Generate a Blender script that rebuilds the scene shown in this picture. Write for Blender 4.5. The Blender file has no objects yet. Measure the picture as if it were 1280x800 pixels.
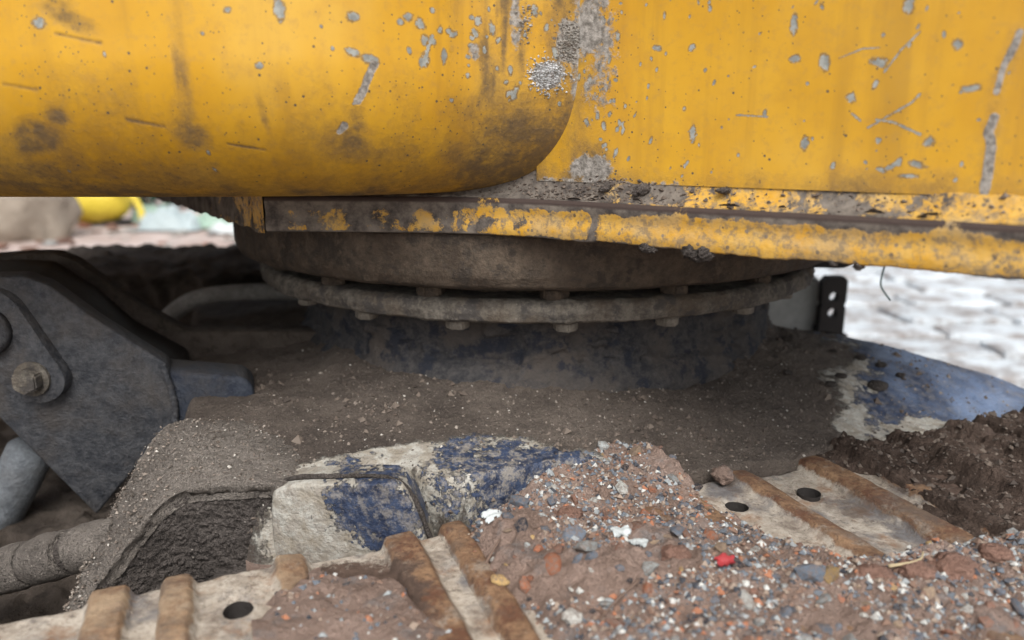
import bpy, bmesh, math, random
import numpy as np
from mathutils import Vector

# ------------------------------------------------------------------ camera, sky, sun, exposure
SC = 0.48            # working units -> metres (applied to every top-level object at the end)
EYE = 1.35           # eye height above the ground in working units
scn = bpy.context.scene
col = scn.collection
cam_d = bpy.data.cameras.new('camera'); cam = bpy.data.objects.new('camera', cam_d); col.objects.link(cam)
cam_d.sensor_width = 36.0; cam_d.lens = 36.0*949/1280
cam_d.clip_start = 0.01; cam_d.clip_end = 500
cam.location = (0, 0, EYE*SC)
cam.rotation_euler = (math.radians(90-13.34), 0, 0)
cam_d.dof.use_dof = True; cam_d.dof.focus_distance = 1.15*SC; cam_d.dof.aperture_fstop = 4.5
scn.camera = cam

world = bpy.data.worlds.new('World'); scn.world = world; world.use_nodes = True
wn = world.node_tree; wn.nodes.clear()
sky = wn.nodes.new('ShaderNodeTexSky'); sky.sky_type = 'NISHITA'; sky.sun_disc = False
sky.sun_elevation = math.radians(50); sky.sun_rotation = math.radians(175)
sky.dust_density = 4.0; sky.air_density = 1.0
hsv = wn.nodes.new('ShaderNodeHueSaturation'); hsv.inputs['Saturation'].default_value = 0.35
bg = wn.nodes.new('ShaderNodeBackground'); bg.inputs['Strength'].default_value = 0.13
wo = wn.nodes.new('ShaderNodeOutputWorld')
wn.links.new(sky.outputs[0], hsv.inputs['Color']); wn.links.new(hsv.outputs[0], bg.inputs['Color']); wn.links.new(bg.outputs[0], wo.inputs['Surface'])
sun_d = bpy.data.lights.new('sun', 'SUN'); sun_d.energy = 1.5; sun_d.angle = math.radians(35); sun_d.color = (1, 0.98, 0.95)
sun = bpy.data.objects.new('sun', sun_d); col.objects.link(sun)
# light comes from behind the camera, slightly to the right, high up
ld = Vector((-0.06, 0.64, -0.78)); sun.rotation_euler = ld.to_track_quat('-Z', 'Y').to_euler()
scn.view_settings.view_transform = 'Standard'; scn.view_settings.look = 'None'
scn.view_settings.exposure = 0.64; scn.view_settings.gamma = 1.0
scn.view_settings.use_curve_mapping = False

random.seed(7); RS = np.random.RandomState(7)

# ------------------------------------------------------------------ numeric helpers
def vnoise(p, seed=0):
    p = np.asarray(p, float); i = np.floor(p).astype(np.int64); f = p-i; f = f*f*f*(f*(f*6-15)+10)
    def h(x, y, z):
        n = (x*374761393 + y*668265263 + z*2147483647 + seed*1274126177) & 0xffffffff
        n = ((n ^ (n >> 13))*1274126177) & 0xffffffff
        n = ((n ^ (n >> 16))*2246822519) & 0xffffffff
        return ((n ^ (n >> 15)) & 0xffff)/65535.0
    x, y, z = i[..., 0], i[..., 1], i[..., 2]; u, v, w = f[..., 0], f[..., 1], f[..., 2]
    r = 0
    for dx in (0, 1):
        for dy in (0, 1):
            for dz in (0, 1):
                r = r + h(x+dx, y+dy, z+dz)*(u if dx else 1-u)*(v if dy else 1-v)*(w if dz else 1-w)
    return r
def fbm(p, scale, octv=4, seed=0, gain=.5):
    p = np.asarray(p, float)*scale; a = 1.; s = 0; t = 0
    for k in range(octv):
        s = s + a*vnoise(p, seed+k*17); t += a; a *= gain; p = p*2.03+11.3
    return s/t                                        # 0..1, mean .5
def sstep(a, b, x):
    t = np.clip((x-a)/(b-a), 0, 1); return t*t*(3-2*t)
def interp(x, pts):
    pts = sorted(pts); return np.interp(x, [q[0] for q in pts], [q[1] for q in pts])
def smooth_curve(pts, n, it=3):
    P = np.array(pts, float)
    for _ in range(it):
        Q = [P[0]]
        for a, b in zip(P[:-1], P[1:]): Q += [a*.75+b*.25, a*.25+b*.75]
        Q.append(P[-1]); P = np.array(Q)
    d = np.r_[0, np.cumsum(np.linalg.norm(np.diff(P, axis=0), axis=1))]
    s = np.linspace(0, d[-1], n)
    return np.stack([np.interp(s, d, P[:, k]) for k in range(P.shape[1])], 1)
# track frame: a runs along the track, e across it (away from the eye)
TD = np.array([0.93170, 0.36323]); ED = np.array([-0.36323, 0.93170])
def ae(a, e, z):
    a = np.asarray(a, float); e = np.asarray(e, float); z = np.asarray(z, float)+0*a
    return np.stack([a*TD[0]+e*ED[0], a*TD[1]+e*ED[1], z], -1)

# ------------------------------------------------------------------ object helpers (z is given relative to eye level)
ROOT = {}
def thing(name, label, cat, base, group=None, kind=None):
    o = bpy.data.objects.new(name, None); o.empty_display_size = .05; col.objects.link(o)
    o.location = (base[0], base[1], base[2]+EYE); tag(o, label, cat, group, kind); return o
def tag(o, label=None, cat=None, group=None, kind=None):
    if label: o['label'] = label
    if cat: o['category'] = cat
    if group: o['group'] = group
    if kind: o['kind'] = kind
    return o
def base_of(parent):
    p = parent
    while p.parent: p = p.parent
    return np.array(p.location)
def link(name, me, mat, parent=None):
    o = bpy.data.objects.new(name, me); col.objects.link(o)
    if mat is not None and not me.materials: me.materials.append(mat)
    if parent is not None: o.parent = parent
    return o
def finish(name, V, F, mat, parent=None, origin=None, attr=None, smooth=True, kind=None):
    V = np.array(V, float).reshape(-1, 3).copy(); V[:, 2] += EYE
    if parent is not None: org = base_of(parent)
    else:
        org = np.array(origin, float)+np.array([0, 0, EYE]) if origin is not None else np.array([V[:, 0].mean(), V[:, 1].mean(), V[:, 2].min()])
    me = bpy.data.meshes.new(name)
    me.from_pydata((V-org).tolist(), [], F.tolist() if hasattr(F, 'tolist') else F)
    if smooth: me.polygons.foreach_set('use_smooth', np.ones(len(me.polygons), bool))
    if attr is not None:
        at = me.attributes.new('m', 'FLOAT_COLOR', 'POINT'); A = np.ones((len(V), 4)); A[:, :3] = np.asarray(attr).reshape(-1, 3)
        at.data.foreach_set('color', A.ravel())
    me.update()
    o = link(name, me, mat, parent)
    if parent is None: o.location = org
    if kind: o['kind'] = kind
    return o
def gridfaces(nu, nv, cu=False, off=0, keep=None):
    iu = np.arange(nu if cu else nu-1); iv = np.arange(nv-1)
    I, J = np.meshgrid(iu, iv, indexing='ij'); I2 = (I+1) % nu
    F = np.stack([I*nv+J, I2*nv+J, I2*nv+J+1, I*nv+J+1], -1)
    F = F[keep] if keep is not None else F.reshape(-1, 4)
    return F+off
def normals(P, cu=False):
    if cu: du = np.roll(P, -1, 0)-np.roll(P, 1, 0)
    else: du = np.gradient(P, axis=0)
    n = np.cross(du, np.gradient(P, axis=1)); return n/(np.linalg.norm(n, axis=-1, keepdims=True)+1e-9)
def grid(name, P, mat, parent=None, attr=None, cu=False, keep=None, smooth=True, kind=None, origin=None):
    nu, nv = P.shape[:2]
    return finish(name, P.reshape(-1, 3), gridfaces(nu, nv, cu, 0, keep), mat, parent, origin, attr, smooth, kind)
def tube_vf(path, rad, seg=12, cap=True):
    path = np.array(path, float); n = len(path); rad = np.zeros(n)+rad
    T = np.gradient(path, axis=0); T /= np.linalg.norm(T, axis=1, keepdims=True)+1e-9
    up = np.array([0, 0, 1.]) if abs(T[0][2]) < .9 else np.array([1., 0, 0]); R = []
    for k in range(n):
        x = np.cross(T[k], up); x /= np.linalg.norm(x); y = np.cross(x, T[k]); up = y
        a = np.linspace(0, 2*math.pi, seg, endpoint=False)
        R.append(path[k]+rad[k]*(np.cos(a)[:, None]*x+np.sin(a)[:, None]*y))
    V = np.concatenate(R); F = []
    for k in range(n-1):
        for s in range(seg):
            F.append([k*seg+s, k*seg+(s+1) % seg, (k+1)*seg+(s+1) % seg, (k+1)*seg+s])
    if cap: F.append(list(range(seg))[::-1]); F.append([(n-1)*seg+s for s in range(seg)])
    return V, F
def tube(name, path, rad, mat, parent=None, seg=12, kind=None):
    V, F = tube_vf(path, rad, seg); return finish(name, V, F, mat, parent, kind=kind)
def bm_obj(name, bm, mat, parent=None, smooth=False, kind=None, attr=None, origin=None):
    V = np.array([v.co[:] for v in bm.verts]); bm.verts.index_update(); F = [[v.index for v in f.verts] for f in bm.faces]; bm.free()
    return finish(name, V, F, mat, parent, origin, attr, smooth, kind)
def prism_bm(poly, vec, bevel=0, seg=2):
    bm = bmesh.new(); n = len(poly); vec = np.array(vec, float)
    A = [bm.verts.new(p) for p in poly]; B = [bm.verts.new(np.array(p, float)+vec) for p in poly]
    bm.faces.new(A); bm.faces.new(B[::-1])
    for k in range(n): bm.faces.new([A[k], B[k], B[(k+1) % n], A[(k+1) % n]])
    bmesh.ops.recalc_face_normals(bm, faces=bm.faces)
    if bevel: bmesh.ops.bevel(bm, geom=bm.edges[:], offset=bevel, segments=seg, profile=.5, affect='EDGES', clamp_overlap=True)
    return bm

# ------------------------------------------------------------------ material helpers
class Mat:
    def __init__(s, name, rough=.8, metal=0, spec=.3):
        s.m = bpy.data.materials.new(name); s.m.use_nodes = True; s.t = s.m.node_tree; s.b = s.t.nodes['Principled BSDF']
        s.b.inputs['Roughness'].default_value = rough; s.b.inputs['Metallic'].default_value = metal
        s.b.inputs['Specular IOR Level'].default_value = spec; s._c = None
    def N(s, k): return s.t.nodes.new(k)
    def put(s, sock, v):
        if isinstance(v, bpy.types.NodeSocket): s.t.links.new(v, sock)
        elif isinstance(v, (tuple, list)) and len(v) == 3 and sock.type == 'RGBA': sock.default_value = (*v, 1)
        else: sock.default_value = v
    def co(s):
        if s._c is None: s._c = s.N('ShaderNodeTexCoord').outputs['Object']
        return s._c
    def noise(s, sc, det=4, ro=.55, stretch=None, dist=0, off=None):
        n = s.N('ShaderNodeTexNoise'); n.inputs['Scale'].default_value = sc; n.inputs['Detail'].default_value = det
        n.inputs['Roughness'].default_value = ro; n.inputs['Distortion'].default_value = dist
        s.t.links.new(s.vec(stretch, off), n.inputs['Vector']); return n.outputs['Fac']
    def vec(s, stretch=None, off=None):
        v = s.co()
        if stretch or off:
            mp = s.N('ShaderNodeMapping'); mp.inputs['Scale'].default_value = stretch or (1, 1, 1); mp.inputs['Location'].default_value = off or (0, 0, 0)
            s.t.links.new(v, mp.inputs['Vector']); v = mp.outputs[0]
        return v
    def vor(s, sc, feat='F1', out='Distance', rnd=1., stretch=None, off=None):
        n = s.N('ShaderNodeTexVoronoi'); n.feature = feat; n.inputs['Scale'].default_value = sc; n.inputs['Randomness'].default_value = rnd
        s.t.links.new(s.vec(stretch, off), n.inputs['Vector']); return n.outputs[out]
    def math(s, op, a, b=0., c=0., clamp=False):
        n = s.N('ShaderNodeMath'); n.operation = op; n.use_clamp = clamp
        s.put(n.inputs[0], a); s.put(n.inputs[1], b); s.put(n.inputs[2], c); return n.outputs[0]
    def rng(s, v, a, b, lo=0., hi=1.):
        n = s.N('ShaderNodeMapRange'); n.interpolation_type = 'SMOOTHSTEP'
        s.put(n.inputs['Value'], v); n.inputs['From Min'].default_value = a; n.inputs['From Max'].default_value = b
        n.inputs['To Min'].default_value = lo; n.inputs['To Max'].default_value = hi; return n.outputs[0]
    def mix(s, f, a, b):
        n = s.N('ShaderNodeMix'); n.data_type = 'RGBA'; s.put(n.inputs[0], f); s.put(n.inputs[6], a); s.put(n.inputs[7], b); return n.outputs[2]
    def mixf(s, f, a, b):
        n = s.N('ShaderNodeMix'); n.data_type = 'FLOAT'; s.put(n.inputs[0], f); s.put(n.inputs[2], a); s.put(n.inputs[3], b); return n.outputs[0]
    def ramp(s, f, stops, const=False):
        n = s.N('ShaderNodeValToRGB'); cr = n.color_ramp
        if const: cr.interpolation = 'CONSTANT'
        while len(cr.elements) < len(stops): cr.elements.new(.5)
        for e, (p, c) in zip(cr.elements, stops): e.position = p; e.color = (*c, 1)
        s.put(n.inputs[0], f); return n.outputs[0]
    def attr(s):
        n = s.N('ShaderNodeAttribute'); n.attribute_name = 'm'; q = s.N('ShaderNodeSeparateColor')
        s.t.links.new(n.outputs['Color'], q.inputs[0]); return q.outputs
    def thr(s, a, n, k, soft=.06):                       # crisp-edged mask from a soft field broken up by noise
        v = s.math('ADD', a, s.math('MULTIPLY', s.math('SUBTRACT', n, .5), k)); return s.rng(v, .5-soft, .5+soft)
    def bump(s, h, strength=.5, dist=.01, prev=None):
        n = s.N('ShaderNodeBump'); n.inputs['Strength'].default_value = strength; n.inputs['Distance'].default_value = dist
        s.put(n.inputs['Height'], h)
        if prev is not None: s.t.links.new(prev, n.inputs['Normal'])
        return n.outputs[0]
    def done(s, c=None, rough=None, nrm=None):
        if c is not None: s.put(s.b.inputs['Base Color'], c)
        if rough is not None: s.put(s.b.inputs['Roughness'], rough)
        if nrm is not None: s.t.links.new(nrm, s.b.inputs['Normal'])
        return s.m

def mat_yellow():
    m = Mat('yellow_paint', spec=.4); at = m.attr()
    big = m.noise(5, 5, .6); fine = m.noise(60, 5, .7); mid = m.noise(22, 5, .65); streak = m.noise(14, 4, .6, (1, 1, .18))
    c = m.mix(m.rng(big, .3, .7), (.49, .258, .009), (.55, .308, .018))
    c = m.mix(m.rng(streak, .45, .75, 0, .6), c, (.44, .225, .018))
    c = m.mix(m.rng(m.noise(3.2, 4, .6, off=(6, 1, 2)), .48, .66, 0, .45), c, (.56, .35, .06))
    c = m.mix(m.math('MULTIPLY', m.rng(mid, .5, .8), .4), c, (.36, .19, .03))
    c = m.mix(m.math('MULTIPLY', m.rng(m.noise(7, 6, .65, (1.6, 1.6, .10), off=(2, 8, 3)), .50, .68), .38), c, (.24, .125, .022))
    c = m.mix(m.math('MULTIPLY', m.rng(m.noise(75, 6, .8, off=(1, 8, 3)), .50, .66), .38), c, (.34, .20, .05))
    c = m.mix(m.rng(at[1], .10, .5, 0, .55), c, (.40, .27, .10))
    gr = m.rng(m.math('ADD', m.math('MULTIPLY', at[0], m.rng(m.noise(26, 6, .7), .25, .65, .55, 1.1)), m.math('MULTIPLY', m.math('SUBTRACT', m.noise(95, 7, .85), .5), m.rng(at[0], .0, .35, .15, 1.3))), .10, 1.25, 0, .95)
    c = m.mix(gr, c, m.mix(fine, (.055, .042, .03), (.16, .11, .06)))
    # tiny dark pits and grey chips scattered over the paint
    pit = m.math('MULTIPLY', m.math('LESS_THAN', m.vor(75), .13), m.math('GREATER_THAN', m.vor(75, out='Color'), .72))
    pit2 = m.math('MULTIPLY', m.math('LESS_THAN', m.vor(170, off=(2, 5, 1)), .17), m.math('GREATER_THAN', m.math('ADD', m.vor(170, out='Color', off=(2, 5, 1)), m.math('MULTIPLY', m.math('SUBTRACT', m.noise(7, 3), .5), 1.1)), .74))
    pit = m.math('MAXIMUM', pit, pit2)
    c = m.mix(pit, c, (.09, .07, .045))
    chipn = m.math('MULTIPLY', m.thr(at[1], m.math('ADD', m.math('MULTIPLY', m.noise(130, 3, .6), .6), m.math('MULTIPLY', m.noise(320, 3, .6), .4)), 2.4, .08), m.math('GREATER_THAN', at[1], .1))
    chip = chipn
    hal = m.math('SUBTRACT', m.math('MULTIPLY', m.rng(m.math('ADD', at[1], m.math('MULTIPLY', m.math('SUBTRACT', m.noise(130, 3, .6), .5), 1.2)), .22, .36), m.math('GREATER_THAN', at[1], .1)), chip, clamp=True)
    c = m.mix(m.math('MULTIPLY', hal, .65), c, (.12, .075, .03))
    c = m.mix(chip, c, m.mix(m.rng(fine, .35, .65), (.17, .18, .17), (.31, .325, .30)))
    mud = m.thr(at[2], m.noise(38, 6, .75), 1.2, .08)
    c = m.mix(mud, c, m.mix(m.rng(m.noise(120, 3, .7), .3, .7), (.13, .12, .105), (.36, .34, .31)))
    dirt = m.math('MAXIMUM', gr, mud)
    r = m.mixf(dirt, m.mixf(chip, m.rng(big, .3, .7, .36, .5), .7), .92)
    n = m.bump(m.math('ADD', m.math('MULTIPLY', chip, -.6), m.math('MULTIPLY', pit, -.6)), .35, .004)
    n = m.bump(m.math('MULTIPLY', m.math('ADD', gr, m.math('MULTIPLY', mud, 2.)), m.noise(170, 4, .75)), .3, .006, n)
    n = m.bump(m.noise(6, 2), .05, .02, n)
    return m.done(c, r, n)
def mat_flange():
    m = Mat('peeling_yellow_paint', spec=.35); at = m.attr()
    n1 = m.noise(13, 8, .72, dist=.4); fine = m.noise(90, 4, .7)
    paint = m.thr(at[0], m.math('ADD', m.math('MULTIPLY', n1, .7), m.math('MULTIPLY', m.noise(55, 6, .8), .3)), 2.4, .05)
    y = m.mix(m.rng(m.noise(25, 5, .7), .3, .7), (.52, .27, .014), (.50, .31, .07))
    y = m.mix(m.rng(m.noise(12, 6, .7, off=(7, 2, 4)), .45, .65, 0, .6), y, (.36, .27, .15))
    y = m.mix(m.math('MULTIPLY', m.rng(m.noise(75, 7, .8), .48, .58), .8), y, (.19, .145, .09))
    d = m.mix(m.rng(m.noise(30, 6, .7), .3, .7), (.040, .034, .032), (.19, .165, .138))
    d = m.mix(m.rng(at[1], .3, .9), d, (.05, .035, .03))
    pit = m.math('MULTIPLY', m.math('LESS_THAN', m.vor(80), .2), m.math('GREATER_THAN', m.vor(80, out='Color'), .5))
    c = m.mix(m.math('MULTIPLY', paint, m.math('SUBTRACT', 1., m.math('MULTIPLY', pit, .8))), d, y)
    n = m.bump(m.math('ADD', m.math('MULTIPLY', paint, .8), m.math('MULTIPLY', fine, .8)), .35, .003)
    return m.done(c, m.mixf(paint, .9, .55), n)
def mat_dust(name, c0, c1, speck=.6, bumpk=.8, fs=1.0):
    m = Mat(name, .95, spec=.15)
    big = m.noise(6, 5, .6); fine = m.noise(120*fs, 4, .75); mid = m.noise(28, 5, .7)
    c = m.mix(m.rng(big, .3, .7), c0, c1); c = m.mix(m.rng(mid, .45, .75, 0, .6), c, tuple(x*.6 for x in c0))
    c = m.mix(m.rng(fine, .55, .8, 0, .5), c, tuple(min(1, x*1.7) for x in c1))
    sp = m.math('MULTIPLY', m.math('LESS_THAN', m.vor(150*fs), .2), m.math('GREATER_THAN', m.vor(150*fs, out='Color'), 1-.28*speck))
    c = m.mix(sp, c, (.42, .38, .33))
    h = m.math('ADD', m.math('MULTIPLY', fine, 1.), m.math('ADD', m.math('MULTIPLY', sp, .5), m.noise(320*fs, 3, .7)))
    return m.done(c, None, m.bump(mid, .5, .015, m.bump(h, bumpk, .008)))
def mat_chassis(name='dusty_blue_paint', seed=0.):
    # m.r: painted metal laid bare (0 = caked dust), m.g: blue (1) against pale primer (0), m.b: light film of dust, and where low, blue brightened for side light
    m = Mat(name, .8, spec=.35); at = m.attr(); o = (seed, seed*.7, seed*1.3)
    big = m.noise(6, 5, .6, off=o); fine = m.noise(120, 4, .75, off=o); mid = m.noise(28, 5, .7, off=o)
    d = m.mix(m.rng(big, .3, .7), (.105, .084, .069), (.185, .152, .126)); d = m.mix(m.rng(mid, .45, .75, 0, .6), d, (.064, .050, .042)); d = m.mix(m.rng(m.noise(4, 6, .7, off=(3, 1, 8)), .50, .64, 0, .5), d, (.060, .048, .041))
    d = m.mix(m.rng(fine, .55, .8, 0, .5), d, (.30, .255, .21))
    sp = m.math('MULTIPLY', m.math('LESS_THAN', m.vor(150), .2), m.math('GREATER_THAN', m.vor(150, out='Color'), .86))
    d = m.mix(sp, d, (.42, .38, .33))
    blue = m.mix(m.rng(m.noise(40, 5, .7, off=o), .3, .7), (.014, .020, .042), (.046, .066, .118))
    blue = m.mix(m.rng(at[2], .40, .10), blue, m.mix(m.rng(big, .3, .7), (.115, .165, .27), (.18, .235, .34)))  # brighter blue under thin film: light from the right painted into the colour
    prim = m.mix(m.rng(m.noise(30, 6, .7, off=o), .35, .65), (.25, .218, .170), (.42, .41, .37))
    bl = m.thr(at[1], m.math('ADD', m.math('MULTIPLY', m.noise(20, 6, .7, off=o), .6), m.math('MULTIPLY', m.noise(80, 7, .8, off=o), .4)), 2.6, .05)
    p = m.mix(bl, prim, blue)
    film = m.rng(m.noise(50, 7, .8, off=o), .46, .60)
    p = m.mix(m.math('MULTIPLY', film, at[2]), p, (.26, .235, .20))
    pm = m.thr(at[0], m.math('ADD', m.math('MULTIPLY', m.noise(20, 8, .75, off=o), .6), m.math('MULTIPLY', m.noise(90, 7, .85, off=o), .4)), 1.7, .08)
    c = m.mix(pm, d, p)
    h = m.math('ADD', m.math('MULTIPLY', m.math('SUBTRACT', 1., pm), m.math('ADD', m.math('ADD', fine, .8), m.noise(320, 3, .7))), m.math('MULTIPLY', m.math('MULTIPLY', pm, bl), .5))
    return m.done(c, m.mixf(pm, .95, m.mixf(film, .45, .8)), m.bump(mid, .45, .012, m.bump(h, .8, .008)))
def mat_steel(name, c0, c1, rust=(.10, .055, .03), rk=.3, rough=.75, dark=None):
    m = Mat(name, rough, spec=.35)
    a = m.noise(9, 6, .65); b = m.noise(45, 6, .75); f = m.noise(150, 3, .7)
    c = m.mix(m.rng(m.math('ADD', m.math('MULTIPLY', b, .6), m.math('MULTIPLY', m.noise(110, 5, .8), .4)), .38, .62), c0, c1); c = m.mix(m.rng(a, .42, .68, 0, rk), c, rust)
    if dark: c = m.mix(m.rng(m.noise(20, 6, .7, off=(4, 2, 1)), .5, .6, 0, .85), c, dark)
    c = m.mix(m.rng(f, .6, .8, 0, .4), c, tuple(min(1, x*1.8) for x in c1))
    return m.done(c, m.rng(b, .2, .8, rough-.15, rough+.2), m.bump(m.math('ADD', b, m.math('MULTIPLY', f, .6)), .5, .008))
def mat_shoe():
    # m.r: grouser ridge (bare rust), m.g: caked brown mud
    m = Mat('rusty_track_steel', .75, spec=.35); at = m.attr()
    a = m.noise(10, 6, .65); b = m.noise(48, 6, .75); f = m.noise(160, 3, .7)
    rust = m.mix(m.rng(b, .3, .7), (.135, .075, .044), (.30, .185, .105)); rust = m.mix(m.rng(m.noise(22, 7, .75, off=(2, 2, 7)), .46, .60, 0, .9), rust, (.115, .052, .030)); rust = m.mix(m.rng(m.noise(16, 7, .8, off=(8, 1, 7)), .52, .64, 0, .85), rust, (.27, .225, .18)); rust = m.mix(m.rng(m.noise(130, 5, .85), .50, .62, 0, .75), rust, (.075, .045, .030))
    rust = m.mix(m.math('MULTIPLY', at[2], m.rng(m.noise(18, 6, .75, off=(4, 9, 2)), .38, .6, .2, .85)), rust, (.35, .26, .17))
    flat = m.mix(m.rng(b, .3, .7), (.30, .255, .205), (.50, .45, .38)); flat = m.mix(m.rng(a, .48, .64, 0, .85), flat, (.11, .11, .12)); flat = m.mix(m.rng(m.noise(90, 6, .85), .52, .62, 0, .8), flat, (.12, .095, .075))
    flat = m.mix(m.rng(m.noise(14, 7, .7, off=(5, 5, 2)), .52, .7, 0, .8), flat, (.24, .125, .06))
    c = m.mix(m.thr(at[0], m.noise(30, 7, .8, off=(1, 4, 4)), 1.6, .15), flat, rust)
    c = m.mix(m.rng(m.noise(11, 7, .7, off=(9, 9, 1)), .50, .66, 0, .75), c, (.115, .085, .066))
    mud = m.mix(m.rng(b, .3, .7), (.055, .036, .027), (.12, .08, .06)); mk = m.thr(at[1], m.noise(30, 7, .75), 1.1, .08)
    c = m.mix(mk, c, mud)
    sp = m.math('MULTIPLY', m.math('LESS_THAN', m.vor(120), .2), m.math('GREATER_THAN', m.vor(120, out='Color'), .88))
    c = m.mix(sp, c, (.45, .40, .33))
    h = m.math('ADD', m.math('ADD', b, m.math('MULTIPLY', f, .5)), m.math('MULTIPLY', mk, m.noise(90, 5, .8)))
    return m.done(c, m.mixf(mk, .7, .95), m.bump(h, .4, .008))
def mat_mud(name, c0, c1, c2, sc=1.0):
    m = Mat(name, .95, spec=.15)
    a = m.noise(9*sc, 6, .65); b = m.noise(34*sc, 6, .75); f = m.noise(130*sc, 4, .75)
    c = m.mix(m.rng(a, .35, .65), c0, c1); c = m.mix(m.rng(m.noise(16*sc, 6, .7, off=(9, 3, 1)), .52, .68, 0, .8), c, c2)
    c = m.mix(m.rng(b, .5, .75, 0, .55), c, tuple(x*.45 for x in c0)); c = m.mix(m.rng(f, .56, .8, 0, .5), c, tuple(min(1, x*1.8) for x in c1))
    return m.done(c, None, m.bump(b, .6, .02, m.bump(f, .8, .008)))
def mat_stone(name, c, var=.35, rough=.8):
    m = Mat(name, rough, spec=.3); oi = m.N('ShaderNodeObjectInfo').outputs['Random']
    k = m.mix(oi, tuple(x*(1-var) for x in c), tuple(min(.85, x*(1+var)) for x in c))
    k = m.mix(m.rng(m.noise(6, 6, .75), .45, .75, 0, .6), k, tuple(x*.45 for x in c))
    k = m.mix(m.rng(m.noise(3.2, 6, .75, off=(3, 3, 3)), .43, .62, 0, .78), k, (.22, .165, .135))
    return m.done(k, None, m.bump(m.noise(9, 5, .75), .5, .12))
def mat_grit(name, stops):
    m = Mat(name, .85, spec=.25); g = m.N('ShaderNodeNewGeometry').outputs['Random Per Island']
    c = m.ramp(g, stops, True); c = m.mix(m.rng(m.noise(90, 3), .5, .7, 0, .5), c, (.12, .09, .07)); return m.done(c)
def mat_plain(name, c, rough=.7, k=.4, spec=.3):
    m = Mat(name, rough, spec=spec); b = m.noise(40, 6, .7)
    return m.done(m.mix(m.rng(b, .35, .75, 0, k), c, tuple(x*.4 for x in c)), None, m.bump(m.noise(120, 4, .7), .3, .005))

M = dict(
    yellow=mat_yellow(), flange=mat_flange(), chassis=mat_chassis(), casting=mat_chassis('worn_blue_casting', 4.),
    dust=mat_dust('caked_grey_dust', (.205, .180, .158), (.32, .285, .25), 1.0, 1.0),
    dirt=mat_dust('packed_dirt', (.135, .117, .098), (.225, .20, .168), .8, 1.0),
    darkmud=mat_dust('dark_granular_mud', (.085, .074, .067), (.17, .148, .134), .5, 1.0, .9),
    pedestal=mat_steel('dark_blue_mud_crust', (.022, .023, .027), (.075, .070, .068), (.088, .073, .061), .75, .85, (.015, .019, .030)),
    race=mat_steel('oily_brown_steel', (.052, .040, .029), (.115, .088, .064), (.040, .027, .018), .8, .75, (.035, .028, .022)),
    ring=mat_steel('dusty_grey_steel', (.070, .062, .053), (.20, .18, .15), (.085, .062, .042), .75, .85, (.06, .055, .052)),
    bolt=mat_steel('dusty_bolt_steel', (.13, .115, .095), (.24, .215, .18), (.12, .09, .06), .4, .75),
    bracket=mat_steel('dark_blue_grey_steel', (.026, .029, .036), (.082, .084, .090), (.080, .068, .058), .6, .7, None),
    bluebar=mat_steel('dull_navy_paint', (.015, .021, .036), (.050, .058, .074), (.062, .054, .047), .75, .75),
    grimeplate=mat_steel('grimy_dark_paint', (.030, .026, .020), (.060, .050, .036), (.035, .045, .030), .4, .8),
    shoe=mat_shoe(),
    heap=mat_mud('reddish_rubble_mud', (.25, .178, .142), (.37, .272, .225), (.24, .222, .215)),
    crust=mat_mud('dark_brown_track_mud', (.066, .047, .037), (.125, .090, .072), (.048, .037, .031)),
    farmud=mat_mud('brown_grey_mud', (.095, .077, .064), (.16, .132, .11), (.055, .045, .038)),
    hose=mat_steel('dusty_rubber', (.22, .215, .20), (.36, .345, .32), (.12, .11, .10), .5, .75),
    rod=mat_steel('grey_blue_rod', (.12, .135, .15), (.22, .24, .26), (.10, .09, .08), .4, .5),
    ground=mat_mud('pinkish_dirt', (.40, .31, .27), (.55, .46, .42), (.42, .38, .35), .12),
    slab=mat_stone('pale_wet_paving', (.68, .73, .76), .12, .4),
    joint=mat_mud('paving_joint_earth', (.44, .455, .47), (.53, .54, .555), (.40, .405, .41), .3),
    pale=mat_plain('pale_grey_paint', (.50, .50, .47), .6), blk=mat_plain('black_steel', (.030, .026, .024), .7),
    wire=mat_plain('green_grey_wire', (.07, .10, .10), .7), twig=mat_plain('dry_twig', (.16, .11, .085), .9), straw=mat_plain('dry_straw', (.42, .34, .21), .9),
    boulder=mat_mud('beige_boulder', (.30, .255, .205), (.38, .33, .27), (.24, .20, .16), .3),
    tank=mat_plain('bright_yellow_plastic', (.72, .55, .06), .45, .35), sheet=mat_plain('pale_blue_plastic', (.40, .47, .48), .4, .4), leaf=mat_plain('dark_green_leaf', (.035, .085, .055), .6),
)
STONES = dict(
    slate=('slate blue-grey', (.135, .165, .205)), white=('white', (.56, .56, .52)), ochre=('ochre yellow', (.46, .31, .13)),
    brick=('orange-red brick', (.36, .14, .075)), dark=('near-black', (.030, .034, .046)), brown=('reddish brown', (.22, .115, .08)), pale=('pale grey', (.36, .385, .38)), tan=('tan', (.34, .25, .17)))
SM = {k: mat_stone('stone_'+k, v[1]) for k, v in STONES.items()}
M['redmud'] = mat_mud('reddish_clay', (.27, .155, .115), (.36, .225, .175), (.22, .15, .12))
M['gravel'] = mat_grit('mixed_gravel', [(0, (.125, .14, .16)), (.24, (.21, .135, .10)), (.46, (.30, .235, .185)), (.60, (.05, .053, .062)), (.70, (.52, .52, .49)), (.79, (.30, .32, .325)), (.95, (.34, .15, .085))])
M['grit'] = mat_grit('pale_grit', [(0, (.22, .185, .155)), (.40, (.31, .27, .23)), (.58, (.09, .075, .062)), (.93, (.50, .47, .42))])

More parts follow.
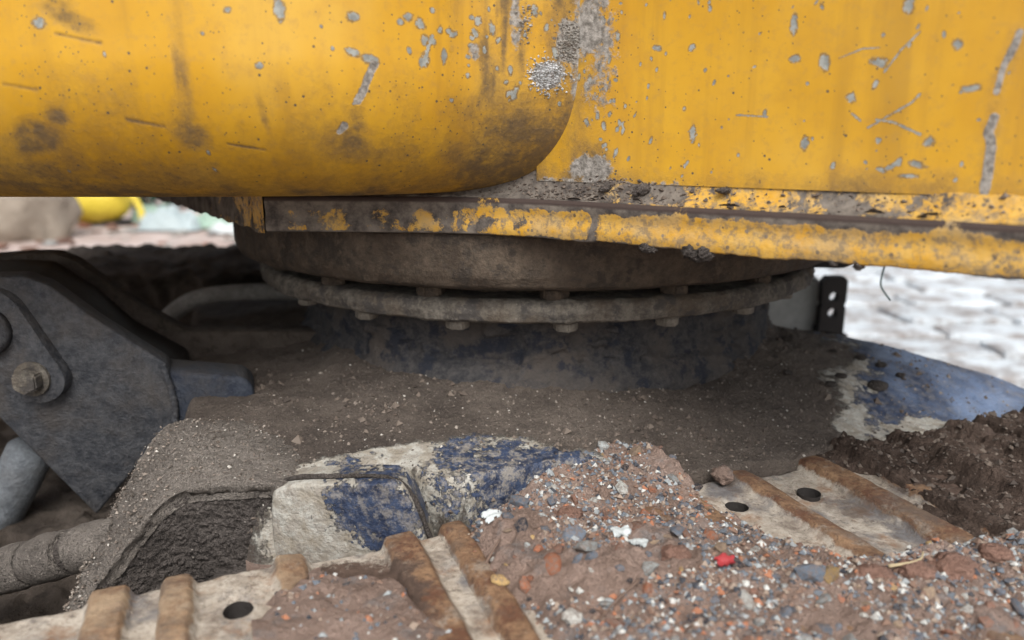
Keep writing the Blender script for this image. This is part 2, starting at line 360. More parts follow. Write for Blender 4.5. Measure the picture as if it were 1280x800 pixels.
M['crumb'] = mat_grit('dusty_crumbs', [(0, (.10, .08, .066)), (.5, (.15, .122, .10)), (.8, (.065, .053, .045))])
M['cement'] = mat_grit('pale_cement', [(0, (.34, .35, .35)), (.4, (.48, .49, .50)), (.8, (.24, .24, .23))])
M['cementdark'] = mat_grit('grey_cement', [(0, (.20, .19, .17)), (.4, (.30, .28, .25)), (.8, (.14, .13, .11))])
def scatter_octa(name, pts, sizes, mat, parent=None, rng=RS, origin=None):
    n = len(pts); O = np.array([[1, 0, 0], [-1, 0, 0], [0, 1, 0], [0, -1, 0], [0, 0, 1], [0, 0, -1]], float)
    V = O[None]*(.6+.8*rng.rand(n, 6, 1))*np.asarray(sizes)[:, None, None]
    th = rng.rand(n)*6.28; c, s = np.cos(th)[:, None], np.sin(th)[:, None]
    V = np.stack([V[..., 0]*c-V[..., 1]*s, V[..., 0]*s+V[..., 1]*c, V[..., 2]*.8+V[..., 0]*.3], -1)+np.asarray(pts)[:, None]
    f = np.array([[0, 2, 4], [2, 1, 4], [1, 3, 4], [3, 0, 4], [2, 0, 5], [1, 2, 5], [3, 1, 5], [0, 3, 5]])
    F = (f[None]+6*np.arange(n)[:, None, None]).reshape(-1, 3)
    return finish(name, V.reshape(-1, 3), F, mat, parent, origin, None, False, 'stuff')

# ================================================================== ground and paving
GZ = -EYE
gx = np.linspace(-60, 60, 121); gy = np.linspace(-30, 110, 141); X, Y = np.meshgrid(gx, gy, indexing='ij')
P = np.stack([X, Y, GZ+.03*(fbm(np.stack([X, Y, 0*X], -1), .5, 3)-.5)], -1)
tag(grid('ground', P, M['ground'], origin=(0, 0, GZ)), kind='structure')
pv = finish('pavement', [[1.2, 3.2, GZ+.03], [16, 3.2, GZ+.03], [16, 14, GZ+.03], [1.2, 14, GZ+.03]], [[0, 1, 2, 3]], M['joint'], origin=(2, 4, GZ), smooth=False)
pv['kind'] = 'structure'
yy = 3.4; r_ = np.random.RandomState(3)
while yy < 13.2:
    h = r_.uniform(.42, .62); xx = 1.5+r_.uniform(0, .5)
    while xx < 12.5:
        w = r_.uniform(.7, 1.35); bmn = r_.uniform(-.05, .05, 8)
        g = .035
        poly = [(xx+g+bmn[0], yy+g+abs(bmn[1]), 0), (xx+w*.5, yy+g+bmn[2]*.4, 0), (xx+w-g+bmn[3]*.5, yy+g+abs(bmn[4]), 0), (xx+w-g, yy+h*.5, 0), (xx+w-g-abs(bmn[5]), yy+h-g-abs(bmn[6]), 0), (xx+w*.5, yy+h-g, 0), (xx+g+abs(bmn[7]), yy+h-g-abs(bmn[2]), 0), (xx+g, yy+h*.5, 0)]
        poly = [(a, b, GZ+.01) for a, b, _ in poly]
        bm = prism_bm(poly, (0, 0, .055+r_.uniform(0, .012)))
        top = [f for f in bm.faces if abs(f.normal.z) > .9 and f.calc_center_median().z > GZ+.04]
        bmesh.ops.inset_region(bm, faces=top, thickness=.03, depth=.012)
        bm_obj('paving_slab', bm, M['slab'], pv, smooth=False)
        xx += w
    yy += h

# ================================================================== undercarriage frame
RC = np.array([.056, 1.89])                               # slewing axis
U = thing('undercarriage_frame', 'dust-caked blue undercarriage frame under the slewing ring', 'undercarriage', (RC[0], RC[1], GZ))
av = np.linspace(-.30, 2.0, 480); ev = np.r_[np.linspace(.90, 1.45, 230), np.linspace(1.456, 2.55, 110)]
A, E_ = np.meshgrid(av, ev, indexing='ij'); Q = ae(A, E_, 0*A); R = np.hypot(Q[..., 0]-RC[0], Q[..., 1]-RC[1])
def chassis_z(A, E_, R):
    z = -.43-.052*sstep(1.32, .98, E_)-.035*sstep(1.05, 1.75, A)-.03*sstep(.35, -.25, A)
    z = z-.040*sstep(1.14, .95, E_)*sstep(.48, .66, A); ef = 1.062-.092*sstep(.20, .30, A)-.045*sstep(.45, .6, A); z = z-.18*sstep(ef+.025, ef-.02, E_+.006*np.sin(A*9))
    return z
Z = chassis_z(A, E_, R)
edge_r = 1.33+(1.4-E_)*.95
Z = Z-.02*sstep(-.10, .0, A-edge_r)-.35*sstep(.0, .05, A-edge_r)
Z = Z-.35*sstep(-.06, -.16, A-.10*sstep(1.3, 1.1, E_))
Z = Z+.026*np.exp(-np.maximum(R-.555, 0)/.025)*(2.2*fbm(Q, 8, 4, 5)-.5)
painted = np.zeros_like(Z); blue = np.zeros_like(Z)
def blob(A, E_, a, e, ra, re, rot=0): 
    c, s = math.cos(rot), math.sin(rot); x = (A-a)*c+(E_-e)*s; y = -(A-a)*s+(E_-e)*c
    return np.exp(-((x/ra)**2+(y/re)**2)**1.5)
# the worn strip above the casting and the wiped blue end beyond the track
painted = np.maximum(painted, 1.05*blob(A, E_, .36, 1.03, .13, .075)); painted = np.maximum(painted, 1.1*blob(A, E_, .17, 1.075, .17, .045)); painted = np.maximum(painted, .9*blob(A, E_, .47, .97, .12, .06))
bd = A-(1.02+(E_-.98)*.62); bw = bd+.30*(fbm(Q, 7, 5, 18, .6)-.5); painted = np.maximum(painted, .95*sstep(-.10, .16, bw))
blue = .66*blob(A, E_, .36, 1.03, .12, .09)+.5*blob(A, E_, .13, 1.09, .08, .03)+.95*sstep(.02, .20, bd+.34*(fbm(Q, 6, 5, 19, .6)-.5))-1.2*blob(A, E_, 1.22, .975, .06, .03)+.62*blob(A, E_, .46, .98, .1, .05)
film = np.clip(.8-.62*sstep(.0, .2, bd)*(.3+1.1*fbm(Q, 8, 4, 20)), 0, 1)  # thin film at the right end also brings in the painted side light
dm = 1-.8*np.clip(painted, 0, 1)
Z = Z+dm*(.024*(fbm(Q, 9, 4, 2)-.5)+.011*(fbm(Q, 40, 4, 8, .6)-.5))+dm*.004*(fbm(Q, 130, 2, 3)-.5)
P = ae(A, E_, Z)
CH_P, CH_D = P.reshape(-1, 3), (dm*(R > .57)*(E_ < 1.75)*(A < edge_r-.02)*(A > 0)).ravel()
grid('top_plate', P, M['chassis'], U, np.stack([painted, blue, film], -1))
bm = prism_bm([ae(a, e, -.62) for a, e in [(-.05, 1.02), (1.45, 1.02), (1.25, 2.5), (.05, 2.5)]], (0, 0, -.35)); bm_obj('belly_box', bm, M['darkmud'], U)
# pedestal: short mud-crusted drum carrying the ring
th = np.linspace(-math.pi, math.pi, 720, endpoint=False); zz = np.linspace(-.47, -.305, 50)
TH, ZZ = np.meshgrid(th, zz, indexing='ij'); r0 = .553+.022*sstep(-.39, -.45, ZZ)
Cc = np.stack([np.cos(TH), np.sin(TH), ZZ*3], -1)
crust = sstep(.47, .55, fbm(Cc, 7, 5, 21)-.10*sstep(-.44, -.33, ZZ)+.04)
r0 = r0+.012*crust+.010*(fbm(Cc, 14, 4, 4)-.5)+.006*(fbm(Cc, 45, 3, 9)-.5)
P = np.stack([RC[0]+r0*np.cos(TH), RC[1]+r0*np.sin(TH), ZZ], -1)
grid('pedestal', P, M['pedestal'], U, cu=True)
# grit lying on the dust
k = RS.choice(len(CH_P), 9000, p=(CH_D*(.35+.65*sstep(1.45, 1.05, E_).ravel()))/(CH_D*(.35+.65*sstep(1.45, 1.05, E_).ravel())).sum())
scatter_octa('grit', CH_P[k]+RS.uniform(-.003, .003, (len(k), 3))*[1, 1, 0], RS.gamma(1.3, .00062, len(k)).clip(.0004, .0046), M['grit'], U)
cw = CH_D*np.clip(fbm(CH_P, 8, 3, 14)-.45, 0, 1); k = RS.choice(len(CH_P), 1800, p=cw/cw.sum()); scatter_octa('crumbs', CH_P[k], RS.gamma(1.7, .0014, 1800).clip(.001, .010), M['crumb'], U)
# clods on the right of the plate
def rock_vf(seed, sub=2, ang=.5, flat=.7):
    bm = bmesh.new(); bmesh.ops.create_icosphere(bm, subdivisions=sub, radius=1); V = np.array([v.co[:] for v in bm.verts]); F = [[v.index for v in f.verts] for f in bm.faces]; bm.free()
    rr = np.random.RandomState(seed); V = V*(.75+.5*fbm(V+seed*3.7, 1.3, 3, seed))[:, None]
    for _ in range(7):                                  # planar facets
        n = rr.normal(size=3); n /= np.linalg.norm(n); d = rr.uniform(.55, .85); ov = np.maximum(V@n-d, 0); V = V-ov[:, None]*n*ang
    V = V*[1, rr.uniform(.6, .95), flat*rr.uniform(.6, 1)]; return V, F
def lump(name, c, r, mat, seed, parent=None, amp=.35, sq=(1, 1, 1), sub=3, label=None, cat=None, group=None, kind=None):
    bm = bmesh.new(); bmesh.ops.create_icosphere(bm, subdivisions=sub, radius=1); V = np.array([v.co[:] for v in bm.verts]); F = [[v.index for v in f.verts] for f in bm.faces]; bm.free()
    V = V*(1-amp+2*amp*fbm(V+seed*5.1, 2.2 if sub < 5 else 3.6, 5, seed, .6))[:, None]*np.array(sq)*r+np.array(c)
    o = finish(name, V, F, mat, parent, kind=kind)
    if label: tag(o, label, cat, group)
    return o

# ---- dust hump: the curved guard plate at the end of the leg, with its lip, dark panel and painted casting
front = smooth_curve([(-.290, 1.02, -.500), (-.337, 1.003, -.478), (-.411, 1.0, -.480), (-.475, 1.0, -.486), (-.508, .98, -.511), (-.540, .95, -.556), (-.578, .925, -.605), (-.600, .915, -.65), (-.612, .91, -.74)], 420, 2)
back = smooth_curve([(-.36, 1.22, -.49), (-.423, 1.22, -.465), (-.477, 1.22, -.455), (-.55, 1.2, -.454), (-.585, 1.17, -.473), (-.606, 1.12, -.521), (-.616, 1.05, -.574), (-.622, .98, -.622), (-.634, .95, -.66), (-.64, .94, -.75)], 420, 2)
rows = []
for k in range(8): rows.append(front+np.array([.002, .008, -.024+.024*k/8]) if k < 5 else front+np.array([0, .008-.004*(k-5), -.014+.006*(k-5)]))
for k in range(130): t = k/129; rows.append(front*(1-t)+back*t+np.array([0, 0, .020*math.sin(math.pi*t)]))
for k in range(6): rows.append(back+np.array([-.004*k, .012*k, -.02*k]))
P = np.stack(rows, 1); n = normals(P)
if n[210, 70, 2] < 0: n = -n
P = P+n*(.016*(fbm(P, 14, 4, 31)-.5)+.008*(fbm(P, 50, 3, 32)-.5)+.005*(fbm(P, 140, 2, 33)-.5))[..., None]
hump = grid('guard_plate', P, M['dust'], U); hump['label'] = 'dust-covered curved guard plate over the leg end'
HP = P[:, 8:138].reshape(-1, 3); k = RS.choice(len(HP), 4000)
scatter_octa('grit', HP[k]+n[:, 8:138].reshape(-1, 3)[k]*.002+RS.uniform(-.004, .004, (4000, 3))*[1, 1, 0], RS.gamma(1.3, .0006, 4000).clip(.0004, .0036), M['grit'], U)
xs = np.linspace(-.61, -.30, 240); zs = np.linspace(-.80, -.47, 230); X, Zg = np.meshgrid(xs, zs, indexing='ij')
Yg = .010+np.interp(X, front[::-1, 0], front[::-1, 1])
P = np.stack([X, Yg, Zg], -1); P[..., 1] += .006*(fbm(P, 14, 3, 12)-.5)+.008*(fbm(P, 110, 2, 13)-.5)+.008*(fbm(P, 240, 2, 14)-.5)
keep = (Zg[:-1, :-1] < np.interp(X[:-1, :-1], front[::-1, 0], front[::-1, 2])-.004)
grid('end_panel', P, M['darkmud'], U, keep=keep)['label'] = 'dark mud-coated recessed panel under the guard plate'
# painted casting with rounded corners
cp = np.array([[-.349, 1.005, -.66], [-.351, 1.003, -.500], [-.333, 1.0, -.478], [-.165, .965, -.458], [-.150, .962, -.462], [-.132, .960, -.50], [-.112, .958, -.575], [-.10, .957, -.66]])
bmn = []
cpo = smooth_curve(np.r_[cp, cp[:1]], 90, 3); cen = np.array([-.24, .985, -.56])
rings = []
for s, dd in [(1.0, .06), (1.0, .02), (1.0, .008), (.985, .002), (.965, -.001), (.9, -.002), (.8, -.003), (.65, -.004), (.45, -.004), (.25, -.004), (.05, -.004), (0., -.004)]:
    rings.append(cen+(cpo-cen)*s+np.array([-.35*dd*0, dd, 0]))
P = np.stack(rings, 1); Ux = P[..., 0]; Uz = P[..., 2]
P[..., 1] += .003*(fbm(P, 30, 4, 3)-.5)
def dense(P, fu, fv):
    nu, nv = P.shape[:2]
    a = np.linspace(0, nu-1, nu*fu); b = np.linspace(0, nv-1, nv*fv); i = np.clip(a.astype(int), 0, nu-2); f = (a-i)[:, None, None]
    T = P[i]*(1-f)+P[i+1]*f; j = np.clip(b.astype(int), 0, nv-2); g = (b-j)[None, :, None]; return T[:, j]*(1-g)+T[:, j+1]*g
P = dense(P, 2, 6); Ux = P[..., 0]; Uz = P[..., 2]
blu = .98*blob(Ux, Uz, -.190, -.510, .085, .06, -.35)
pal = 1.05+0*Ux
grid('casting', P, M['casting'], U, np.stack([pal, blu, .55+.4*sstep(-.22, -.32, Ux)], -1))['label'] = 'pale casting with flaking navy paint and rounded corners'
sd = smooth_curve([(-.352, 1.02, -.53), (-.347, 1.02, -.495), (-.330, 1.018, -.474), (-.25, .998, -.462), (-.17, .982, -.454), (-.145, .976, -.468), (-.125, .972, -.51), (-.108, .968, -.57)], 90, 2); sd += .004*(np.stack([fbm(sd, 40, 3, q) for q in (1, 2, 3)], 1)-.5)
tube('seam_dirt', sd-np.array([0, 0, .002]), .0012+.0045*fbm(sd, 30, 3, 7), M['darkmud'], U, 8)
tube('stem', smooth_curve([(-.36, .965, -.625), (-.345, .95, -.60), (-.34, .955, -.585), (-.325, .95, -.58)], 12, 1), .0016, M['straw'], U, 5)

# ---- blade arm bracket on the left
B = thing('blade_arm_bracket', 'dark blue-grey steel lug plate with bolted pin keeper beside the dusty guard', 'bracket', (-.75, 1.35, -.7))
pl = [(-1.05, 1.27, -.24), (-.89, 1.28, -.228), (-.84, 1.285, -.228), (-.80, 1.29, -.245), (-.732, 1.3, -.308), (-.67, 1.3, -.352), (-.615, 1.3, -.390), (-.600, 1.3, -.470), (-.615, 1.3, -.50), (-.779, 1.3, -.685), (-.926, 1.28, -.472), (-1.05, 1.27, -.40)]
bm_obj('lug_plate', prism_bm(pl, (-.024, .062, 0), .006, 2), M['bracket'], B, True)
pl2 = [(p[0]-.109, p[1]+.28, p[2]) for p in pl[:6]]+[(-.70, 1.58, -.400), (-.42, 1.62, -.41), (-.42, 1.62, -.48), (-.73, 1.58, -.50)]+[(p[0]-.109, p[1]+.28, p[2]) for p in pl[9:]]; bm_obj('lug_plate', prism_bm(pl2, (-.024, .062, 0), .006, 2), M['farmud'], B, True)
top = [(-1.05, 1.30, -.2), (-.90, 1.30, -.195), (-.84, 1.31, -.2), (-.77, 1.32, -.255), (-.70, 1.33, -.33), (-.60, 1.34, -.395), (-.6, 1.34, -.46), (-1.05, 1.34, -.40)]
bm_obj('cross_web', prism_bm([(x-.02, y+.05, z-.042) for x, y, z in top], (-.08, .19, .0), .008, 2), M['blk'], B, True)
bm_obj('arm_tube', prism_bm([(-.635, 1.302, -.402), (-.480, 1.295, -.413), (-.464, 1.295, -.428), (-.458, 1.295, -.51), (-.635, 1.302, -.53)], (-.03, .09, 0), .012, 3), M['bluebar'], B, True)
bead = smooth_curve([(-.622, 1.297, -.388), (-.612, 1.295, -.43), (-.606, 1.295, -.47), (-.612, 1.295, -.51)], 40, 1); tube('weld_bead', bead, .006+.0007*np.sin(np.arange(40)*1.9), M['bracket'], B, 8)
# keeper plate (teardrop) with its bolt and pin cap
kp = []
for a in np.linspace(-40, 215, 26): kp.append((-.935+.062*math.cos(math.radians(a)), -.325+.072*math.sin(math.radians(a))))
for a in np.linspace(195, 330, 18): kp.append((-.872+.050*math.cos(math.radians(a)), -.415+.042*math.sin(math.radians(a))))
def hull(pts):
    pts = sorted(set(pts)); lo, up = [], []
    for seq, out in ((pts, lo), (pts[::-1], up)):
        for p in seq:
            while len(out) > 1 and (out[-1][0]-out[-2][0])*(p[1]-out[-2][1])-(out[-1][1]-out[-2][1])*(p[0]-out[-2][0]) <= 0: out.pop()
            out.append(p)
    return lo[:-1]+up[:-1]
kp = hull(kp+[(-.872+.050*math.cos(a), -.415+.042*math.sin(a)) for a in np.linspace(0, 6.2, 30)])
kp = [(x+.042, 1.262+.02*(x+.9), z+.008) for x, z in kp]
bm_obj('keeper_plate', prism_bm(kp, (0, .026, 0), .003, 2), M['bracket'], B, True)
def hexbolt(r, h, wr, wh):                              # axis along +z, head underside at 0
    bm = bmesh.new()
    bmesh.ops.create_cone(bm, cap_ends=True, segments=6, radius1=r, radius2=r, depth=h); bmesh.ops.translate(bm, vec=(0, 0, wh+h/2), verts=bm.verts)
    bmesh.ops.bevel(bm, geom=bm.edges[:], offset=r*.12, segments=2, affect='EDGES')
    c = bmesh.ops.create_cone(bm, cap_ends=True, segments=24, radius1=wr, radius2=wr, depth=wh); bmesh.ops.translate(bm, vec=(0, 0, wh/2), verts=c['verts']); return bm
bm = hexbolt(.024, .022, .031, .006); bmesh.ops.rotate(bm, cent=(0, 0, 0), matrix=__import__('mathutils').Matrix.Rotation(math.radians(90), 3, 'X'), verts=bm.verts)
bmesh.ops.translate(bm, vec=(-.834, 1.263, -.404), verts=bm.verts); bm_obj('keeper_bolt', bm, M['ring'], B)
tube('pin_cap', [(-.898, 1.262, -.318), (-.898, 1.245, -.318), (-.898, 1.238, -.318)], [.042, .042, .030], M['bracket'], B, 32)
# rod, banded hose and mud bed underneath
tube('cylinder_rod', [(-1.20, 1.45, -.95), (-1.09, 1.45, -.79), (-1.02, 1.45, -.68), (-.985, 1.45, -.62), (-.975, 1.45, -.605)], [.045, .045, .045, .045, .032], M['rod'], B, 28)
H = thing('banded_hose', 'mud-coated hydraulic hose wrapped in bands below the lug plate', 'hose', (-.7, 1.02, -.75))
hp = smooth_curve([(-1.0, 1.05, -.72), (-.80, 1.04, -.650), (-.70, 1.02, -.607), (-.63, 1.0, -.582), (-.58, 1.02, -.575)], 7, 2)
for k in range(6):
    q = smooth_curve(np.stack([hp[k]+(hp[k+1]-hp[k])*t for t in np.linspace(.03, .985, 6)]), 14, 0); V, F = tube_vf(q, .033+.003*np.sin(np.linspace(0, 3.1, 14)), 20)
    V = V*1.0; V += (fbm(V, 60, 3, k)-.5)[:, None]*.006; finish('band', V, F, M['dust'], H)
tube('core', smooth_curve(hp, 30, 1), .028, M['darkmud'], H, 14)
av = np.linspace(-1.3, .05, 130); ev = np.linspace(.96, 2.3, 130); A, E_ = np.meshgrid(av, ev, indexing='ij'); Q = ae(A, E_, 0*A)
Zm = -.76+.10*(fbm(Q, 5, 5, 41)-.5)+.03*(fbm(Q, 18, 4, 42)-.5)+.05*sstep(1.2, 1.0, E_)-.02*(np.abs(fbm(Q, 6, 2, 43)-.5) < .012)
grid('mud_bed', ae(A, E_, Zm), M['farmud'], U, kind='stuff')

# ================================================================== slewing ring
S = thing('slewing_ring', 'large steel slewing ring with bolted flange between body and undercarriage', 'slewing ring', (RC[0], RC[1], -.31))
def lathe(name, prof, mat, parent, amp, seed, nth=720, per=8):
    pr = np.array(prof, float); d = np.r_[0, np.cumsum(np.linalg.norm(np.diff(pr, axis=0), axis=1))]
    s = np.unique(np.r_[d, np.linspace(0, d[-1], per*len(pr))]); r = np.interp(s, d, pr[:, 0]); z = np.interp(s, d, pr[:, 1])
    th = np.linspace(0, 2*math.pi, nth, endpoint=False); T = th[:, None]
    C = np.stack([np.cos(T)*r, np.sin(T)*r, 0*T+z], -1); rr = r+amp*(fbm(C, 16, 4, seed)-.5)+amp*.6*(fbm(C, 60, 3, seed+3)-.5)
    P = np.stack([RC[0]+rr*np.cos(T), RC[1]+rr*np.sin(T), 0*T+z+amp*.5*(fbm(C, 30, 3, seed+5)-.5)], -1)
    return grid(name, P, mat, parent, cu=True)
lathe('upper_race', [(.40, -.238), (.672, -.240), (.694, -.232), (.702, -.215), (.703, -.15), (.690, -.135), (.4, -.132)], M['race'], S, .006, 3)
lathe('inner_race', [(.40, -.27), (.575, -.27), (.578, -.20), (.40, -.20)], M['race'], S, .004, 7, 360)
lathe('bolt_flange', [(.40, -.302), (.640, -.303), (.650, -.298), (.654, -.283), (.650, -.268), (.640, -.262), (.40, -.260)], M['ring'], S, .011, 5)
bm = hexbolt(.0225, .017, .026, .004); hb = None
def put_bolt(name, proto, ang, r, z, flip, mat):
    global hb
    o = bpy.data.objects.new(name, proto); col.objects.link(o); o.parent = S
    p = np.array([RC[0]+r*math.cos(ang), RC[1]+r*math.sin(ang), z+EYE])-base_of(S); o.location = p
    o.rotation_euler = (math.pi if flip else 0, 0, RS.uniform(0, 1)); return o
me = bpy.data.meshes.new('bolt'); bm.to_mesh(me); bm.free(); me.materials.append(M['bolt'])
for k in range(20): put_bolt('bolt', me, math.radians(-86.5+18*k), .607, -.3015, True, M['bolt'])
bm = hexbolt(.027, .020, .031, .004); me2 = bpy.data.meshes.new('upper_bolt'); bm.to_mesh(me2); bm.free(); me2.materials.append(M['race'])
for k in range(18): put_bolt('upper_bolt', me2, math.radians(-88.5+20*k), .622, -.2385, True, M['race'])

# ================================================================== yellow upper body
Y_ = thing('excavator_upper_body', 'worn yellow excavator upper body with bulging counterweight and peeling flange', 'excavator body', (.1, 1.3, -.14))
PD = np.array([.82, -.572]); PN = np.array([-.572, -.82]); PO = np.array([.317, .98])     # side plate: direction, outward normal, point
def seg_field(X, Z, pts, w):
    f = np.zeros_like(X)
    for (x0, z0), (x1, z1) in zip(pts[:-1], pts[1:]):
        dx, dz = x1-x0, z1-z0; t = np.clip(((X-x0)*dx+(Z-z0)*dz)/(dx*dx+dz*dz+1e-12), 0, 1)
        f = np.maximum(f, np.exp(-((X-x0-t*dx)**2+(Z-z0-t*dz)**2)/(w*w)))
    return f
# side plate
uv = np.r_[np.linspace(-.34, .325, 540)]; zv = np.r_[np.linspace(-.060, .185, 210), np.linspace(.20, .60, 30)]; Uu, Zz = np.meshgrid(uv, zv, indexing='ij')
P = np.stack([PO[0]+Uu*PD[0], PO[1]+Uu*PD[1], Zz], -1)
wob = .006*(fbm(np.stack([Uu, Zz, 0*Uu], -1), 3, 2, 51)-.5); P[..., 0] += PN[0]*wob; P[..., 1] += PN[1]*wob
q3 = np.stack([Uu, Zz, 0*Uu], -1)
gr = .55*sstep(-.02, -.058, Zz)*(.3+fbm(q3, 9, 3, 52))+.35*sstep(-.17, -.26, Uu)*(.4+fbm(q3, 6, 3, 53))
chip = np.zeros_like(Uu); mud = np.zeros_like(Uu)
rp = np.random.RandomState(17)
def chips(X, Z, lst, f):
    for x, z, w, h, rot in lst: c_, s2 = math.cos(rot), math.sin(rot); f = np.maximum(f, np.exp(-(((X-x)*c_+(Z-z)*s2)/w)**2-((-(X-x)*s2+(Z-z)*c_)/h)**2))
    return f
cl = [(-.095, .008, .005, .009, 0), (.064, .09, .006, .009, .1), (.124, .086, .010, .005, -.4), (.097, .048, .006, .005, -.5), (.175, -.027, .009, .004, -.3), (.184, -.002, .005, .006, 0), (.148, .144, .005, .009, 0), (.217, .054, .008, .004, .1), (.168, -.04, .010, .0025, 0), (-.15, .119, .007, .004, -.3), (.025, .135, .004, .013, 0), (.049, -.005, .005, .008, 0), (-.102, .116, .005, .004, 0), (.148, -.030, .008, .003, .6), (.138, -.034, .005, .003, -.6), (.156, -.024, .003, .005, 0), (.20, .10, .005, .006, .3), (.03, .095, .006, .005, 0)]
for _ in range(62):
    big = rp.rand() < .25; w = rp.uniform(.0018, .0032) if big else rp.uniform(.001, .002)
    cl.append((rp.uniform(-.2, .30), rp.uniform(-.05, .18), w, w*rp.uniform(.6, 2.2), rp.uniform(-.6, .6)))
for _ in range(60):
    w = rp.uniform(.0012, .0036); cl.append((rp.normal(-.235, .03), rp.uniform(-.03, .18), w, w*rp.uniform(.7, 2.5), rp.uniform(-.5, .5)))
chip = chips(Uu, Zz, cl, chip)
for pts, w in (([(.119, .014), (.162, .041), (.169, .05)], .0016), ([(.130, .075), (.145, .098), (.162, .116)], .0013), ([(.127, .023), (.145, .020), (.174, .006)], .0016), ([(-.038, .031), (.002, .028)], .0014), ([(.08, .093), (.105, .102), (.123, .102)], .0011), ([(.10, .03), (.11, .022)], .0018)):
    chip = np.maximum(chip, .78*seg_field(Uu, Zz, pts, w*.85)); gr = np.maximum(gr, .45*seg_field(Uu, Zz, pts, w*1.4))
wz = .004*(fbm(np.stack([Zz*6, 0*Zz, 0*Zz], -1), 5, 3, 55)-.5)
mud = np.maximum(mud, .95*seg_field(Uu+wz, Zz, [(.255, .109), (.246, .078), (.242, .05)], .0042)); mud = np.maximum(mud, 1.0*seg_field(Uu+wz, Zz, [(.243, .024), (.240, .008), (.245, -.008), (.244, -.03), (.244, -.056)], .0060))
gr = np.maximum(gr, .5*seg_field(Uu, Zz, [(.255, .109), (.242, .05), (.244, -.055)], .012))
gr = gr+.28*sstep(.5, .7, fbm(np.stack([Uu, Zz*.35, 0*Uu], -1), 16, 4, 56))*sstep(.0, -.055, Zz)
mud = np.maximum(mud, .56*np.exp(-((Uu+.240)/.045)**2)*sstep(-.10, .10, Zz)); mud = np.maximum(mud, .72*blob(Uu, Zz, -.245, -.045, .05, .03)); gr = np.maximum(gr, .6*np.exp(-((Uu+.265)/.04)**2)*(.3+fbm(q3*[1, .3, 1], 20, 4, 57))); mud = np.maximum(mud, .75*blob(Uu, Zz, -.255, .15, .035, .05)); mud = np.maximum(mud, .56*sstep(-.042, -.060, Zz)*sstep(.25, -.25, Uu))
gr = np.maximum(gr, .9*blob(Uu, Zz, -.255, -.03, .05, .035))
grid('side_plate', P, M['yellow'], Y_, np.stack([gr, chip, mud], -1))
# counterweight: upright face rolling under in a large radius, ending against the plate
yf_pts = [(-1.6, .945), (-.9, .935), (-.6, .93), (-.3, .945), (-.2, .972), (-.12, 1.025), (-.05, 1.075), (.03, 1.105), (.10, 1.135), (.16, 1.19), (.2, 1.25)]
xc = smooth_curve(yf_pts, 520, 3); xs = np.r_[np.linspace(-1.6, -.76, 60), np.linspace(-.755, .2, 640)]; yfs = np.interp(xs, xc[:, 0], xc[:, 1])
Rr, zc_, zb = .18, .10, -.08
ph = np.linspace(0, math.pi/2, 200); prof = [(0, z) for z in np.r_[np.linspace(.60, .21, 20), np.linspace(.205, zc_+.002, 80)]]+[(Rr-Rr*math.cos(a), zc_-Rr*math.sin(a)) for a in ph]+[(Rr+d, zb) for d in np.linspace(.02, .35, 8)]
prof = np.array(prof); X = xs[:, None]+0*prof[None, :, 0]; Yc = yfs[:, None]+prof[None, :, 0]; Zc = 0*X+prof[None, :, 1]
q3 = np.stack([X, Yc, Zc], -1); Yc = Yc+.006*(fbm(q3, 4, 2, 61)-.5)
P = np.stack([X, Yc, Zc], -1); SL = prof[None, :, 1]-.12*np.maximum(prof[None, :, 0]-Rr, 0)+0*X
gr = .72*sstep(.04, -.065, Zc)*(.35+.9*fbm(q3, 7, 4, 62))+.35*sstep(.10, -.02, Zc)*sstep(.45, .6, fbm(q3*[1, 1, .5], 9, 4, 63))
gr = gr+.85*sstep(-.12, .0, X)*sstep(.14, .0, Zc)*(.4+.8*fbm(q3, 8, 3, 64))+.4*sstep(-.02, .06, X)*(.3+fbm(q3, 6, 3, 65))
chip = np.zeros_like(X); mud = np.zeros_like(X)
cl = [(-.131, .15, .006, .005, 0), (-.117, .144, .005, .007, .4), (-.193, .146, .007, .006, 0), (-.274, .150, .006, .014, .1), (-.302, .086, .005, .004, .5), (-.547, .132, .008, .007, 0), (-.333, .148, .005, .004, 0), (-.14, .144, .004, .004, 0), (-.089, .107, .004, .009, 0), (-.113, .100, .006, .009, -.3), (-.195, .104, .009, .005, -.3), (-.176, .097, .010, .006, -.2)]
for _ in range(22):
    w = rp.uniform(.0012, .0028); cl.append((rp.uniform(-.72, .1), rp.uniform(-.04, .2), w, w*rp.uniform(.7, 2), rp.uniform(-.5, .5)))
for _ in range(34):
    w = rp.uniform(.0018, .005); cl.append((rp.normal(-.02, .05), rp.uniform(.06, .2), w, w*rp.uniform(.8, 2.2), rp.uniform(-.5, .5)))
chip = chips(X, Zc, cl, chip)
mud = np.maximum(mud, .95*seg_field(X, Zc, [(-.171, .092), (-.184, .063), (-.193, .047)], .006)); mud = np.maximum(mud, .75*seg_field(X, Zc, [(-.212, .018), (-.220, .010)], .006))
chip = np.maximum(chip, .9*seg_field(X, Zc, [(-.113, .10), (-.103, .13)], .0022))
mud = np.maximum(mud, 1.0*blob(X, Zc, .050, .088, .028, .020, .5)); mud = np.maximum(mud, .85*blob(X, Zc, .080, .135, .022, .035)); mud = np.maximum(mud, .55*sstep(.05, .10, X)*sstep(-.02, .08, Zc)); mud = np.maximum(mud, .6*blob(X, Zc, .005, .16, .012, .05)); mud = np.maximum(mud, .55*blob(X, Zc, -.05, .115, .012, .015))
dk = np.zeros_like(X)
